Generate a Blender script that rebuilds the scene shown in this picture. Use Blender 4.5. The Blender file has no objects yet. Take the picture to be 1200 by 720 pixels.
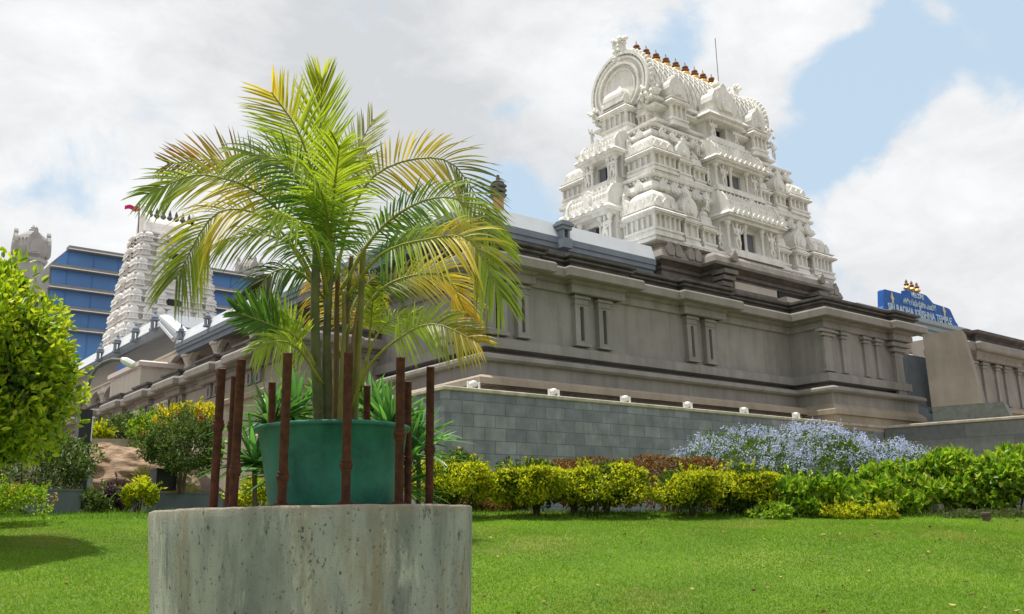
import bpy, math, random
import numpy as np
from mathutils import Vector, Matrix
random.seed(7); rng = np.random.default_rng(7)
S = bpy.context.scene; C = S.collection
# ------------------------------------------------------------------ camera
EYE = 1.6; FPX = 1076.45; YAW = 0.678257; PITCH = 0.235753; ROLL = -0.0232229
def _rot():
    f = np.array([math.sin(YAW)*math.cos(PITCH), math.cos(YAW)*math.cos(PITCH), math.sin(PITCH)])
    r = np.array([math.cos(YAW), -math.sin(YAW), 0.]); u = np.cross(r, f)
    r2 = r*math.cos(ROLL)+u*math.sin(ROLL); u2 = -r*math.sin(ROLL)+u*math.cos(ROLL)
    return np.array([r2, -u2, f])
RM = _rot()
cam = bpy.data.cameras.new('camera'); cam.sensor_width = 36; cam.lens = 36*FPX/1200; cam.clip_end = 4000; cam.clip_start = .05
camo = bpy.data.objects.new('camera', cam); C.objects.link(camo)
camo.matrix_world = Matrix([[RM[0][i], -RM[1][i], -RM[2][i], (0, 0, EYE)[i]] for i in range(3)]+[[0, 0, 0, 1]])
S.camera = camo
def ray(x, y): return RM.T @ np.array([(x-600)/FPX, (y-360)/FPX, 1.0])
def P(x, y, D): return np.array([0, 0, EYE])+ray(x, y)*D
def at(x, y, ax, val):
    d = ray(x, y); o = np.array([0, 0, EYE]); return o+d*(val-o[ax])/d[ax]
FW = np.array([math.sin(YAW), math.cos(YAW)]); RT = np.array([math.cos(YAW), -math.sin(YAW)])
# ------------------------------------------------------------------ world and sun
SUNV = Vector((-0.13, 0.17, 0.975)).normalized()
W = bpy.data.worlds.new('World'); S.world = W; W.use_nodes = True
nt = W.node_tree; nt.nodes.clear(); N = nt.nodes.new; Lk = nt.links.new
out = N('ShaderNodeOutputWorld'); bg = N('ShaderNodeBackground'); bg.inputs[1].default_value = 0.1; Lk(bg.outputs[0], out.inputs[0])
sky = N('ShaderNodeTexSky'); sky.sky_type = 'NISHITA'; sky.sun_disc = False
sky.sun_elevation = math.asin(SUNV.z); sky.sun_rotation = math.atan2(SUNV.x, SUNV.y); sky.dust_density = 2.0; sky.air_density = 1.2
tc = N('ShaderNodeTexCoord')
def math_n(op, a, b=None, c=None):
    m = N('ShaderNodeMath'); m.operation = op
    for i, v in enumerate((a, b, c)):
        if v is None: continue
        if isinstance(v, (int, float)): m.inputs[i].default_value = v
        else: Lk(v, m.inputs[i])
    return m.outputs[0]
def w_noise(scale, detail, rough, dist=0.0, off=(0, 0, 0), st=(1, 1, 1.7)):
    mp = N('ShaderNodeMapping'); Lk(tc.outputs['Generated'], mp.inputs[0]); mp.inputs['Location'].default_value = off; mp.inputs['Scale'].default_value = st
    n = N('ShaderNodeTexNoise'); Lk(mp.outputs[0], n.inputs[0]); n.inputs['Scale'].default_value = scale; n.inputs['Detail'].default_value = detail
    n.inputs['Roughness'].default_value = rough; n.inputs['Distortion'].default_value = dist
    return n.outputs[0]
def blob(px, py, inner, outer):
    d = ray(px, py); d = d/np.linalg.norm(d)
    v = N('ShaderNodeVectorMath'); v.operation = 'DISTANCE'; Lk(tc.outputs['Generated'], v.inputs[0]); v.inputs[1].default_value = d
    mr = N('ShaderNodeMapRange'); mr.interpolation_type = 'SMOOTHSTEP'; Lk(v.outputs['Value'], mr.inputs[0])
    mr.inputs[1].default_value = inner; mr.inputs[2].default_value = outer; mr.inputs[3].default_value = 1; mr.inputs[4].default_value = 0
    return mr.outputs[0]
n1 = w_noise(7.5, 12, .56, .35, (2, 0, 1), (1, 1, 1.3))
cover = math_n('ADD', math_n('MULTIPLY', math_n('SUBTRACT', n1, .5), 1.25), .66)
for (px, py, a, b, s) in ((985, 140, .02, .10, -.34), (1020, 120, .0, .08, -.16), (1130, 40, .02, .17, -.27), (1190, 95, .0, .10, -.16), (1060, 30, 0, .09, -.14), (965, 245, .0, .10, -.20), (930, 200, 0, .07, -.12), (800, 50, 0, .06, -.22), (760, 20, 0, .07, -.14), (560, 215, 0, .12, -.14), (630, 235, 0, .09, -.20), (30, 235, 0, .12, -.07), (600, 130, 0, .06, -.08),
                          (900, 75, .02, .10, .14), (1110, 215, .03, .15, .30), (1000, 300, 0, .10, -.10)):
    cover = math_n('ADD', cover, math_n('MULTIPLY', blob(px, py, a, b), s))
cr = N('ShaderNodeValToRGB'); Lk(cover, cr.inputs[0]); cr.color_ramp.elements[0].position = .36; cr.color_ramp.elements[1].position = .58; cr.color_ramp.interpolation = 'EASE'
n2 = w_noise(2.2, 7, .55, .3, (3.1, 1.7, .4)); n3 = w_noise(11, 10, .6, .3, (1, 5, 2))
shade = math_n('ADD', math_n('MULTIPLY', n2, .6), math_n('MULTIPLY', n3, .4))
for (px, py, a, b, s) in ((470, 60, 0, .35, -.12), (120, 40, 0, .3, -.04), (340, 40, 0, .12, -.06), (660, 90, 0, .14, .12), (950, 80, 0, .12, .08), (110, 250, 0, .15, .1), (1150, 180, 0, .2, .10), (270, 200, 0, .15, .08)):
    shade = math_n('ADD', shade, math_n('MULTIPLY', blob(px, py, a, b), s))
cs = N('ShaderNodeValToRGB'); Lk(shade, cs.inputs[0])
e = cs.color_ramp.elements; e[0].position = .36; e[0].color = (5.9, 6.05, 6.25, 1); e[1].position = .66; e[1].color = (8.9, 8.95, 9.0, 1)
bl = N('ShaderNodeMixRGB'); bl.inputs[0].default_value = .75; Lk(sky.outputs[0], bl.inputs[1]); bl.inputs[2].default_value = (5.7, 7.2, 8.5, 1)
mx = N('ShaderNodeMixRGB'); Lk(cr.outputs[0], mx.inputs[0]); Lk(bl.outputs[0], mx.inputs[1]); Lk(cs.outputs[0], mx.inputs[2]); Lk(mx.outputs[0], bg.inputs[0])
sl = bpy.data.lights.new('sun', 'SUN'); sl.energy = 4.9; sl.angle = math.radians(1.2); sl.color = (1, .95, .86)
so = bpy.data.objects.new('sun', sl); C.objects.link(so); so.rotation_euler = SUNV.to_track_quat('Z', 'Y').to_euler()
S.view_settings.view_transform = 'Standard'; S.view_settings.look = 'None'; S.view_settings.gamma = 1; S.view_settings.exposure = 0.20; S.view_settings.use_curve_mapping = False
S.cycles.max_bounces = 8; S.cycles.transparent_max_bounces = 6
# ------------------------------------------------------------------ materials
def mat(name, col, rough=.85, var=.12, scale=4, col2=None, streak=0, bump=0, bscale=None, spec=.3, metal=0, trans=None, island=None, grime=None, bricks=None, coat=0):
    m = bpy.data.materials.new(name); m.use_nodes = True; t = m.node_tree; b = t.nodes['Principled BSDF']
    b.inputs['Roughness'].default_value = rough; b.inputs['Specular IOR Level'].default_value = spec; b.inputs['Metallic'].default_value = metal
    if coat: b.inputs['Coat Weight'].default_value = coat; b.inputs['Coat Roughness'].default_value = .25
    n = t.nodes.new; l = t.links.new
    tcn = n('ShaderNodeNewGeometry')
    base = None
    if island:
        r = n('ShaderNodeValToRGB'); l(tcn.outputs['Random Per Island'], r.inputs[0])
        els = r.color_ramp.elements
        while len(els) < len(island): els.new(.5)
        for i, c in enumerate(island): els[i].position = i/(len(island)-1) if len(c) == 3 else c[3]; els[i].color = (*c[:3], 1)
        base = r.outputs[0]
        if var:
            nz = n('ShaderNodeTexNoise'); l(tcn.outputs['Position'], nz.inputs[0]); nz.inputs['Scale'].default_value = scale; nz.inputs['Detail'].default_value = 3
            mr = n('ShaderNodeMapRange'); l(nz.outputs[0], mr.inputs[0]); mr.inputs[1].default_value = .3; mr.inputs[2].default_value = .7; mr.inputs[3].default_value = 1-var; mr.inputs[4].default_value = 1+var
            mm = n('ShaderNodeMixRGB'); mm.blend_type = 'MULTIPLY'; mm.inputs[0].default_value = 1; l(base, mm.inputs[1]); l(mr.outputs[0], mm.inputs[2]); base = mm.outputs[0]
    else:
        nz = n('ShaderNodeTexNoise'); l(tcn.outputs['Position'], nz.inputs[0]); nz.inputs['Scale'].default_value = scale; nz.inputs['Detail'].default_value = 8; nz.inputs['Roughness'].default_value = .6
        r = n('ShaderNodeValToRGB'); l(nz.outputs[0], r.inputs[0])
        c2 = col2 or tuple(min(1, c*(1+var)) for c in col); c1 = col if col2 else tuple(c*(1-var) for c in col)
        r.color_ramp.elements[0].position = .32; r.color_ramp.elements[0].color = (*c1, 1); r.color_ramp.elements[1].position = .68; r.color_ramp.elements[1].color = (*c2, 1)
        base = r.outputs[0]
    if bricks:
        mp = n('ShaderNodeMapping'); l(tcn.outputs['Position'], mp.inputs[0]); mp.inputs['Rotation'].default_value = (math.radians(-90), 0, 0)
        sx = n('ShaderNodeSeparateXYZ'); l(tcn.outputs['Position'], sx.inputs[0]); cx = n('ShaderNodeCombineXYZ')
        ad = n('ShaderNodeMath'); ad.operation = 'ADD'; l(sx.outputs[0], ad.inputs[0]); l(sx.outputs[1], ad.inputs[1]); l(ad.outputs[0], cx.inputs[0]); l(sx.outputs[2], cx.inputs[1])
        br = n('ShaderNodeTexBrick'); l(cx.outputs[0], br.inputs[0]); br.inputs['Scale'].default_value = 1; br.inputs['Brick Width'].default_value = bricks[0]; br.inputs['Row Height'].default_value = bricks[1]
        br.inputs['Mortar Size'].default_value = bricks[2]; br.inputs['Color1'].default_value = (.78, .80, .84, 1); br.inputs['Color2'].default_value = (1.2, 1.18, 1.14, 1); br.inputs['Mortar'].default_value = (*([bricks[3]]*3), 1)
        br.inputs['Mortar Smooth'].default_value = .2; br.inputs['Bias'].default_value = 0
        mm = n('ShaderNodeMixRGB'); mm.blend_type = 'MULTIPLY'; mm.inputs[0].default_value = 1; l(base, mm.inputs[1]); l(br.outputs[0], mm.inputs[2]); base = mm.outputs[0]
    if streak:
        mp = n('ShaderNodeMapping'); l(tcn.outputs['Position'], mp.inputs[0]); mp.inputs['Scale'].default_value = (1.3, 1.3, .16)
        nz = n('ShaderNodeTexNoise'); l(mp.outputs[0], nz.inputs[0]); nz.inputs['Scale'].default_value = 2.2; nz.inputs['Detail'].default_value = 6; nz.inputs['Roughness'].default_value = .65
        mr = n('ShaderNodeMapRange'); l(nz.outputs[0], mr.inputs[0]); mr.inputs[1].default_value = .45; mr.inputs[2].default_value = .72; mr.inputs[3].default_value = 0; mr.inputs[4].default_value = streak
        mm = n('ShaderNodeMixRGB'); l(mr.outputs[0], mm.inputs[0]); l(base, mm.inputs[1]); mm.inputs[2].default_value = (*(grime or tuple(c*.35 for c in col)), 1); base = mm.outputs[0]
    l(base, b.inputs['Base Color'])
    if bump:
        nb = n('ShaderNodeTexNoise'); l(tcn.outputs['Position'], nb.inputs[0]); nb.inputs['Scale'].default_value = bscale or scale*6; nb.inputs['Detail'].default_value = 6
        bp = n('ShaderNodeBump'); bp.inputs['Strength'].default_value = min(1, bump*10); bp.inputs['Distance'].default_value = bump; l(nb.outputs[0], bp.inputs['Height']); l(bp.outputs[0], b.inputs['Normal'])
    if trans:
        tr = n('ShaderNodeBsdfTranslucent'); ms = n('ShaderNodeMixShader'); ms.inputs[0].default_value = trans
        g = n('ShaderNodeMixRGB'); g.blend_type = 'MULTIPLY'; g.inputs[0].default_value = 1; l(base, g.inputs[1]); g.inputs[2].default_value = (1.5, 1.5, .7, 1); l(g.outputs[0], tr.inputs[0])
        l(b.outputs[0], ms.inputs[1]); l(tr.outputs[0], ms.inputs[2]); l(ms.outputs[0], t.nodes['Material Output'].inputs[0])
    return m
plaster = mat('grey_plaster', (.275, .262, .248), .9, .15, .8, streak=.6, bump=.004, bscale=18, grime=(.155, .147, .138))
plaster_lt = mat('tan_plaster', (.34, .29, .23), .9, .12, 1.2, streak=.4, bump=.003, grime=(.15, .12, .10))
plaster_dk = mat('weathered_parapet', (.105, .097, .094), .95, .3, 2.5, streak=.4, bump=.004)
slotm = mat('slot_shade_colour', (.045, .042, .038), .9, .2, 3)  # shade inside the recessed pilaster slots, put in as a dark colour
granite = mat('granite_blocks', (.195, .21, .235), .75, .26, 2.5, bump=.004, streak=.5, grime=(.12, .13, .145), bricks=(.62, .295, .010, .55))
coping = mat('coping_stone', (.42, .39, .31), .9, .2, 5, streak=.4, grime=(.16, .15, .12), bump=.003)
gopm = mat('white_stucco', (.74, .73, .69), .8, .09, 3, streak=.45, grime=(.37, .36, .33), bump=.022, bscale=11)
gopstone = mat('brown_stone_base', (.18, .165, .15), .9, .25, 2.5, streak=.4, grime=(.07, .062, .055), bump=.005)
bluegrey = mat('blue_grey_fascia', (.20, .235, .275), .8, .10, 1.6, streak=.3, grime=(.14, .16, .19))
whiteroof = mat('white_roof_slab', (.60, .64, .68), .7, .05, 1.2, streak=.15, grime=(.45, .48, .5))
cream = mat('cream_wall', (.56, .51, .44), .85, .06, 1.5, streak=.15)
dark = mat('dark_interior', (.02, .02, .022), .6, .1)
kalm = mat('kalasam_gold', (.72, .42, .10), .4, .2, 9, metal=.4)
kald = mat('kalasam_maroon', (.22, .10, .06), .5, .2, 9)
rust = mat('rusty_iron', (.035, .014, .010), .85, .45, 22, col2=(.105, .035, .018), bump=.004, bscale=90)
concrete = mat('stained_concrete', (.27, .27, .24), .92, .2, 3, streak=.75, grime=(.12, .105, .075), bump=.012, bscale=22)
potm = mat('green_plastic', (.006, .095, .068), .5, .25, 3.5, col2=(.035, .22, .15), bump=.03, bscale=4, streak=.6, grime=(.09, .19, .15), trans=.12)
soil = mat('soil', (.05, .035, .025), .95, .3, 12)
bark = mat('bark', (.09, .07, .05), .95, .35, 14, bump=.01)
bluesign = mat('blue_sign', (.015, .10, .38), .6, .1, 2)
bluegl = mat('blue_glazing', (.07, .21, .50), .45, .14, .18, spec=.6)
grey = mat('grey_concrete', (.22, .23, .235), .85, .1, .6, streak=.2)
planterm = mat('planter_grey', (.12, .145, .165), .85, .12, 2, streak=.3)
rockm = mat('tan_rock', (.20, .12, .07), .95, .35, 1.5, col2=(.52, .38, .26), bump=.12, bscale=3.5)
def _strata(m):
    t = m.node_tree; n = t.nodes.new; l = t.links.new; ge = n('ShaderNodeNewGeometry')
    for nd in list(t.nodes):
        if nd.type == 'TEX_NOISE':
            mp = n('ShaderNodeMapping'); l(ge.outputs['Position'], mp.inputs[0]); mp.inputs['Scale'].default_value = (1.2, 1.2, 5.5); mp.inputs['Rotation'].default_value = (.12, .1, 0); l(mp.outputs[0], nd.inputs[0]); nd.inputs['Roughness'].default_value = .72; nd.inputs['Distortion'].default_value = .6
_strata(rockm)
metalw = mat('white_metal', (.75, .75, .73), .5, .04)
blackm = mat('black_paint', (.02, .02, .022), .4, .1)
steel = mat('galvanised_steel', (.16, .16, .16), .5, .1)
glassd = mat('window_glass', (.035, .05, .055), .12, .3, 2, spec=.7)
# ------------------------------------------------------------------ mesh kit
class MB:
    def __init__(s): s.v = []; s.f = []; s.m = []
    def add(s, v, f, M=None, mi=0):
        o = len(s.v)
        if M is not None: v = [tuple(M @ Vector(p)) for p in v]
        s.v += [tuple(map(float, p)) for p in v]; s.f += [tuple(i+o for i in q) for q in f]; s.m += [mi]*len(f)
    def box(s, x0, x1, y0, y1, z0, z1, M=None, mi=0, tx=0, ty=0):
        v = [(x0, y0, z0), (x1, y0, z0), (x1, y1, z0), (x0, y1, z0), (x0+tx, y0+ty, z1), (x1-tx, y0+ty, z1), (x1-tx, y1-ty, z1), (x0+tx, y1-ty, z1)]
        s.add(v, [(3, 2, 1, 0), (4, 5, 6, 7), (0, 1, 5, 4), (1, 2, 6, 5), (2, 3, 7, 6), (3, 0, 4, 7)], M, mi)
    def prism(s, poly, y0, y1, M=None, mi=0):  # poly in x,z extruded over y
        n = len(poly); v = [(x, y0, z) for x, z in poly]+[(x, y1, z) for x, z in poly]
        s.add(v, [tuple(range(n)), tuple(range(2*n-1, n-1, -1))]+[(i, i+n, (i+1) % n+n, (i+1) % n) for i in range(n)], M, mi)
    def sweep(s, path, prof, closed=False, M=None, mi=0, cap=True):
        n = len(path); pv = [Vector((p[0], p[1])) for p in path]; nor = []
        def nm(a, b): d = (b-a).normalized(); return Vector((d.y, -d.x))
        for i in range(n):
            ns = []
            if closed or i > 0: ns.append(nm(pv[i-1], pv[i]))
            if closed or i < n-1: ns.append(nm(pv[i], pv[(i+1) % n]))
            if len(ns) == 2:
                k = ns[0]+ns[1]; k = k/(max(.2, k.dot(ns[0]))) if k.length > 1e-6 else ns[0]
            else: k = ns[0]
            nor.append(k)
        k = len(prof); v = [(pv[i].x+nor[i].x*o, pv[i].y+nor[i].y*o, z) for i in range(n) for o, z in prof]; f = []
        for i in range(n if closed else n-1):
            j = (i+1) % n
            for a in range(k-1): f.append((i*k+a, j*k+a, j*k+a+1, i*k+a+1))
        if cap and not closed: f += [tuple(range(k)), tuple(range((n-1)*k+k-1, (n-1)*k-1, -1))]
        s.add(v, f, M, mi)
        if closed and cap: s.add([v[i*k+k-1] for i in range(n)], [tuple(range(n-1, -1, -1))] if False else [tuple(range(n))], None, mi)
    def lathe(s, prof, n=12, M=None, mi=0, a0=0, sq=None):
        k = len(prof); v = []
        for i in range(n):
            a = a0+2*math.pi*i/n
            for r, z in prof: v.append((r*math.cos(a), r*math.sin(a), z))
        f = [(i*k+a, ((i+1) % n)*k+a, ((i+1) % n)*k+a+1, i*k+a+1) for i in range(n) for a in range(k-1)]
        f += [tuple(i*k for i in range(n-1, -1, -1)), tuple(i*k+k-1 for i in range(n))]
        s.add(v, f, M, mi)
    def tube(s, pts, rad, n=8, M=None, mi=0):
        pts = [Vector(p) for p in pts]; v = []; up = Vector((0, 0, 1))
        for i, p in enumerate(pts):
            d = (pts[min(i+1, len(pts)-1)]-pts[max(i-1, 0)]).normalized(); a = d.cross(up if abs(d.z) < .95 else Vector((1, 0, 0))).normalized(); b = d.cross(a)
            r = rad[i] if hasattr(rad, '__len__') else rad
            for j in range(n): t = 2*math.pi*j/n; v.append(p+a*r*math.cos(t)+b*r*math.sin(t))
        f = [(i*n+j, i*n+(j+1) % n, (i+1)*n+(j+1) % n, (i+1)*n+j) for i in range(len(pts)-1) for j in range(n)]
        f += [tuple(range(n-1, -1, -1)), tuple(range((len(pts)-1)*n, len(pts)*n))]
        s.add(v, f, M, mi)
    def build(s, name, mats, parent=None, smooth=False, fix=True):
        me = bpy.data.meshes.new(name); me.from_pydata(s.v, [], s.f)
        for m in (mats if isinstance(mats, (list, tuple)) else [mats]): me.materials.append(m)
        me.polygons.foreach_set('material_index', s.m)
        if fix:
            import bmesh
            b = bmesh.new(); b.from_mesh(me); bmesh.ops.recalc_face_normals(b, faces=b.faces); b.to_mesh(me); b.free()
        if smooth: me.polygons.foreach_set('use_smooth', [True]*len(me.polygons))
        o = bpy.data.objects.new(name, me); C.objects.link(o)
        if parent: setp(o, parent)
        return o
def setp(o, p):
    o.parent = p; o.matrix_parent_inverse = world(p).inverted()
def world(p):
    m = p.matrix_basis.copy()
    return m if p.parent is None else world(p.parent) @ p.matrix_parent_inverse @ m
def tag(o, label=None, cat=None, group=None, kind=None):
    if label: o['label'] = label
    if cat: o['category'] = cat
    if group: o['group'] = group
    if kind: o['kind'] = kind
    return o
def empty(name, loc, label, cat, group=None):
    o = bpy.data.objects.new(name, None); C.objects.link(o); o.location = loc; o.empty_display_size = .3
    return tag(o, label, cat, group)
def np_mesh(name, V, F, mats, parent=None, col=None, smooth=False):
    V = np.ascontiguousarray(V, dtype=np.float32); F = np.ascontiguousarray(F, dtype=np.int32); k = F.shape[1]
    me = bpy.data.meshes.new(name); me.vertices.add(len(V)); me.vertices.foreach_set('co', V.ravel())
    me.loops.add(F.size); me.loops.foreach_set('vertex_index', F.ravel()); me.polygons.add(len(F))
    me.polygons.foreach_set('loop_start', np.arange(0, F.size, k, dtype=np.int32)); me.polygons.foreach_set('loop_total', np.full(len(F), k, dtype=np.int32))
    me.materials.append(mats)
    if col is not None:
        a = me.color_attributes.new('pigment', 'FLOAT_COLOR', 'POINT'); a.data.foreach_set('color', np.ascontiguousarray(np.c_[col, np.ones(len(col))], dtype=np.float32).ravel())
    me.update(calc_edges=True)
    if smooth: me.polygons.foreach_set('use_smooth', [True]*len(me.polygons))
    o = bpy.data.objects.new(name, me); C.objects.link(o)
    if parent: setp(o, parent)
    return o
def unit(a): return a/(np.linalg.norm(a, axis=-1, keepdims=True)+1e-9)
def leaves(pts, nrm, L, Wd, name, m, parent=None, spread=.8, fold=.25, up=.2):
    n = len(pts); ax = unit(nrm+spread*rng.normal(size=(n, 3))+np.array([0, 0, up])); sd = unit(np.cross(ax, rng.normal(size=(n, 3)))); no = np.cross(sd, ax)
    Ls = (L*rng.uniform(.65, 1.25, (n, 1))); Ws = Wd*rng.uniform(.7, 1.2, (n, 1))
    b = pts-ax*Ls*.3; dn = no*Ls
    q = np.stack([b, b+ax*Ls*.28+sd*Ws*.42+no*Ws*fold, b+ax*Ls*.68+sd*Ws*.40+no*Ws*fold-dn*.05, b+ax*Ls-dn*.14, b+ax*Ls*.68-sd*Ws*.40+no*Ws*fold-dn*.05, b+ax*Ls*.28-sd*Ws*.42+no*Ws*fold], 1).reshape(-1, 3)
    i = np.arange(n)[:, None]*6; F = np.concatenate([i+[[0, 1, 2, 3]], i+[[0, 3, 4, 5]]], 1).reshape(-1, 4)
    return np_mesh(name, q, F, m, parent)
def blobs(c, R, nb, sub, n, low=-.6, shell=.35, seed=None):
    """points and outward normals over a lumpy crown: many small clumps spread over an ellipsoid"""
    r = np.random.default_rng(seed) if seed is not None else rng
    d = unit(r.normal(size=(nb*3, 3))); d = d[d[:, 2] > low][:nb]; bc = d*r.uniform(.55, 1.0, (len(d), 1))*(1-sub*.6); bs = sub*r.uniform(.7, 1.35, len(d))
    k = r.integers(0, len(d), n); dd = unit(r.normal(size=(n, 3))+.9*d[k]); rr = (1-shell*r.random((n, 1))**1.5)
    p = bc[k]+dd*rr*bs[k][:, None]; R = np.array(R)
    return np.array(c)+p*R, unit(dd/R+0*p)
# ------------------------------------------------------------------ ground
def gz(x, y):
    x = np.asarray(x, float); y = np.asarray(y, float); D = x*FW[0]+y*FW[1]; Lt = x*RT[0]+y*RT[1]
    top = 1.84-.022*np.clip(Lt, -9, 12)
    t = np.clip(D/15.3, -.6, 1); z = top*(1-(1-np.clip(t, -.6, 1))**1.12*np.sign(1-t)) if False else top*t
    bump = .05*np.sin(x*.9+1)*np.sin(y*.7)+.03*np.sin(x*.37+y*.53)
    z = z+bump*np.clip((15.3-D)/4, 0, 1)
    return z
g = MB()
us = np.concatenate([[-900, -200, -60, -30], np.arange(-20, 22.1, .5), [30, 60, 200, 900]]); vs = np.concatenate([[-900, -100, -20], np.arange(-4, 18.1, .5), [22, 30, 60, 150, 400, 1500]])
V = []; 
for v in vs:
    for u in us:
        x, y = RT*u+FW*v; V.append((x, y, float(gz(x, y)) if v < 18 else float(gz(*(RT*u+FW*18)))))
nu = len(us); F = [(j*nu+i, j*nu+i+1, (j+1)*nu+i+1, (j+1)*nu+i) for j in range(len(vs)-1) for i in range(nu-1)]
g.v = V; g.f = F; g.m = [0]*len(F)
def lawnmat():
    m = mat('lawn_ground', (.06, .13, .012), .95, .3, .7, col2=(.14, .20, .025), bump=.02, bscale=40); t = m.node_tree; n = t.nodes.new; l = t.links.new; b = t.nodes['Principled BSDF']
    src = b.inputs['Base Color'].links[0].from_socket; ge = n('ShaderNodeNewGeometry'); d = n('ShaderNodeVectorMath'); d.operation = 'DISTANCE'; l(ge.outputs['Position'], d.inputs[0]); d.inputs[1].default_value = (5.5, 6.8, 1.2)
    r = n('ShaderNodeMapRange'); l(d.outputs['Value'], r.inputs[0]); r.inputs[1].default_value = 19; r.inputs[2].default_value = 20; mx_ = n('ShaderNodeMixRGB'); l(r.outputs[0], mx_.inputs[0]); l(src, mx_.inputs[1]); mx_.inputs[2].default_value = (.22, .18, .15, 1); l(mx_.outputs[0], b.inputs['Base Color']); return m
lawn = lawnmat()
tag(g.build('ground', lawn, smooth=True), kind='structure')
grassm = mat('grass_blade', (.1, .3, .02), .7, .25, .45, island=[(.075, .19, .010), (.13, .27, .014), (.25, .34, .04)], trans=.42)
def _dry(m, col, lo, hi, amt):
    t = m.node_tree; n = t.nodes.new; l = t.links.new
    ge = n('ShaderNodeNewGeometry'); nz = n('ShaderNodeTexNoise'); l(ge.outputs['Position'], nz.inputs[0]); nz.inputs['Scale'].default_value = .55; nz.inputs['Detail'].default_value = 7; nz.inputs['Roughness'].default_value = .62
    mr = n('ShaderNodeMapRange'); l(nz.outputs[0], mr.inputs[0]); mr.inputs[1].default_value = lo; mr.inputs[2].default_value = hi; mr.inputs[4].default_value = amt
    for inp in [lk.to_socket for lk in t.links if lk.to_socket.name == 'Base Color' or (lk.to_node.type == 'MIX_RGB' and lk.to_socket == lk.to_node.inputs[1] and lk.to_node.blend_type == 'MULTIPLY' and lk.to_node.outputs[0].links and lk.to_node.outputs[0].links[0].to_node.type == 'BSDF_TRANSLUCENT')]:
        src = inp.links[0].from_socket; x = n('ShaderNodeMixRGB'); l(mr.outputs[0], x.inputs[0]); l(src, x.inputs[1]); x.inputs[2].default_value = (*col, 1); l(x.outputs[0], inp)
_dry(grassm, (.27, .27, .07), .52, .70, .45); _dry(lawn, (.20, .18, .07), .52, .68, .45)
nb = 560000
D = 6.3+9.4*rng.random(nb)**.85; Lt = (rng.random(nb)*2-1)*(D*.62+.5)
bx = RT[0]*Lt+FW[0]*D; by = RT[1]*Lt+FW[1]*D; bz = gz(bx, by)
keep = ~((np.hypot(bx-P(371, 594, 6.0)[0], by-P(371, 594, 6.0)[1])) < .98); bx, by, bz = bx[keep], by[keep], bz[keep]; nb = len(bx)
a = rng.random(nb)*6.283; h = rng.uniform(.010, .024, nb)*(1+1.2*(rng.random(nb) > .985)); w = rng.uniform(.003, .006, nb)*1.2; ln = rng.normal(size=(nb, 2))*.018
V = np.stack([np.c_[bx-np.cos(a)*w, by-np.sin(a)*w, bz-.004], np.c_[bx+np.cos(a)*w, by+np.sin(a)*w, bz-.004], np.c_[bx+ln[:, 0], by+ln[:, 1], bz+h]], 1).reshape(-1, 3)
o = np_mesh('grass', V, np.arange(nb*3).reshape(-1, 3), grassm); tag(o, 'short bright green mown lawn grass', 'grass', kind='stuff')
# ------------------------------------------------------------------ granite retaining wall and terrace
GY = 16.8; GX = 11.54
left_end = 23.4
wallpath = [(GX, left_end), (GX, GY), (29.8, GY)]
w1 = empty('retaining_wall', (11.5, 16.8, 1.6), 'long grey stone block retaining wall below the temple, behind the yellow hedge', 'wall')
m = MB(); m.sweep(wallpath, [(0, .6), (0, 4.62), (-.4, 4.62), (-.4, .6)]); m.build('stone_face', granite, w1)
m = MB(); m.sweep(wallpath, [(.03, 4.622), (.05, 4.64), (.05, 4.70), (.02, 4.72), (-.45, 4.72), (-.45, 4.622), (.03, 4.622)]); m.build('coping', coping, w1)
dR = np.array([.31, -.95]); dR = dR/np.linalg.norm(dR); pR = [(29.83, 16.78), tuple(np.array([29.83, 16.78])+dR*12)]
w2 = empty('retaining_wall', (29.83, 16.78, 1.6), 'grey stone retaining wall turning towards the viewer beyond the blue flowers', 'wall')
gran2 = mat('granite_long_blocks', (.15, .165, .16), .75, .16, 5, bump=.002, streak=.3, grime=(.1, .11, .1), bricks=(1.8, .46, .012, .7))
m = MB(); m.sweep(pR, [(0, .6), (0, 4.62), (-.4, 4.62), (-.4, .6)]); m.build('stone_face', gran2, w2)
m = MB(); m.sweep(pR, [(.03, 4.622), (.05, 4.64), (.05, 4.70), (.02, 4.72), (-.45, 4.72), (-.45, 4.622), (.03, 4.622)]); m.build('coping', coping, w2)
m = MB(); pt = [(GX+.3, 70), (GX+.3, GY+.3), (29.9, GY+.3), pR[1], (90, 5), (90, 70)]
n_ = len(pt); m.add([(x, y, 4.55) for x, y in pt]+[(x, y, .6) for x, y in pt], [tuple(range(n_))]+[(i, (i+1) % n_, (i+1) % n_+n_, i+n_) for i in range(n_)])
tag(m.build('terrace', plaster_lt), kind='structure')
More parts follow.
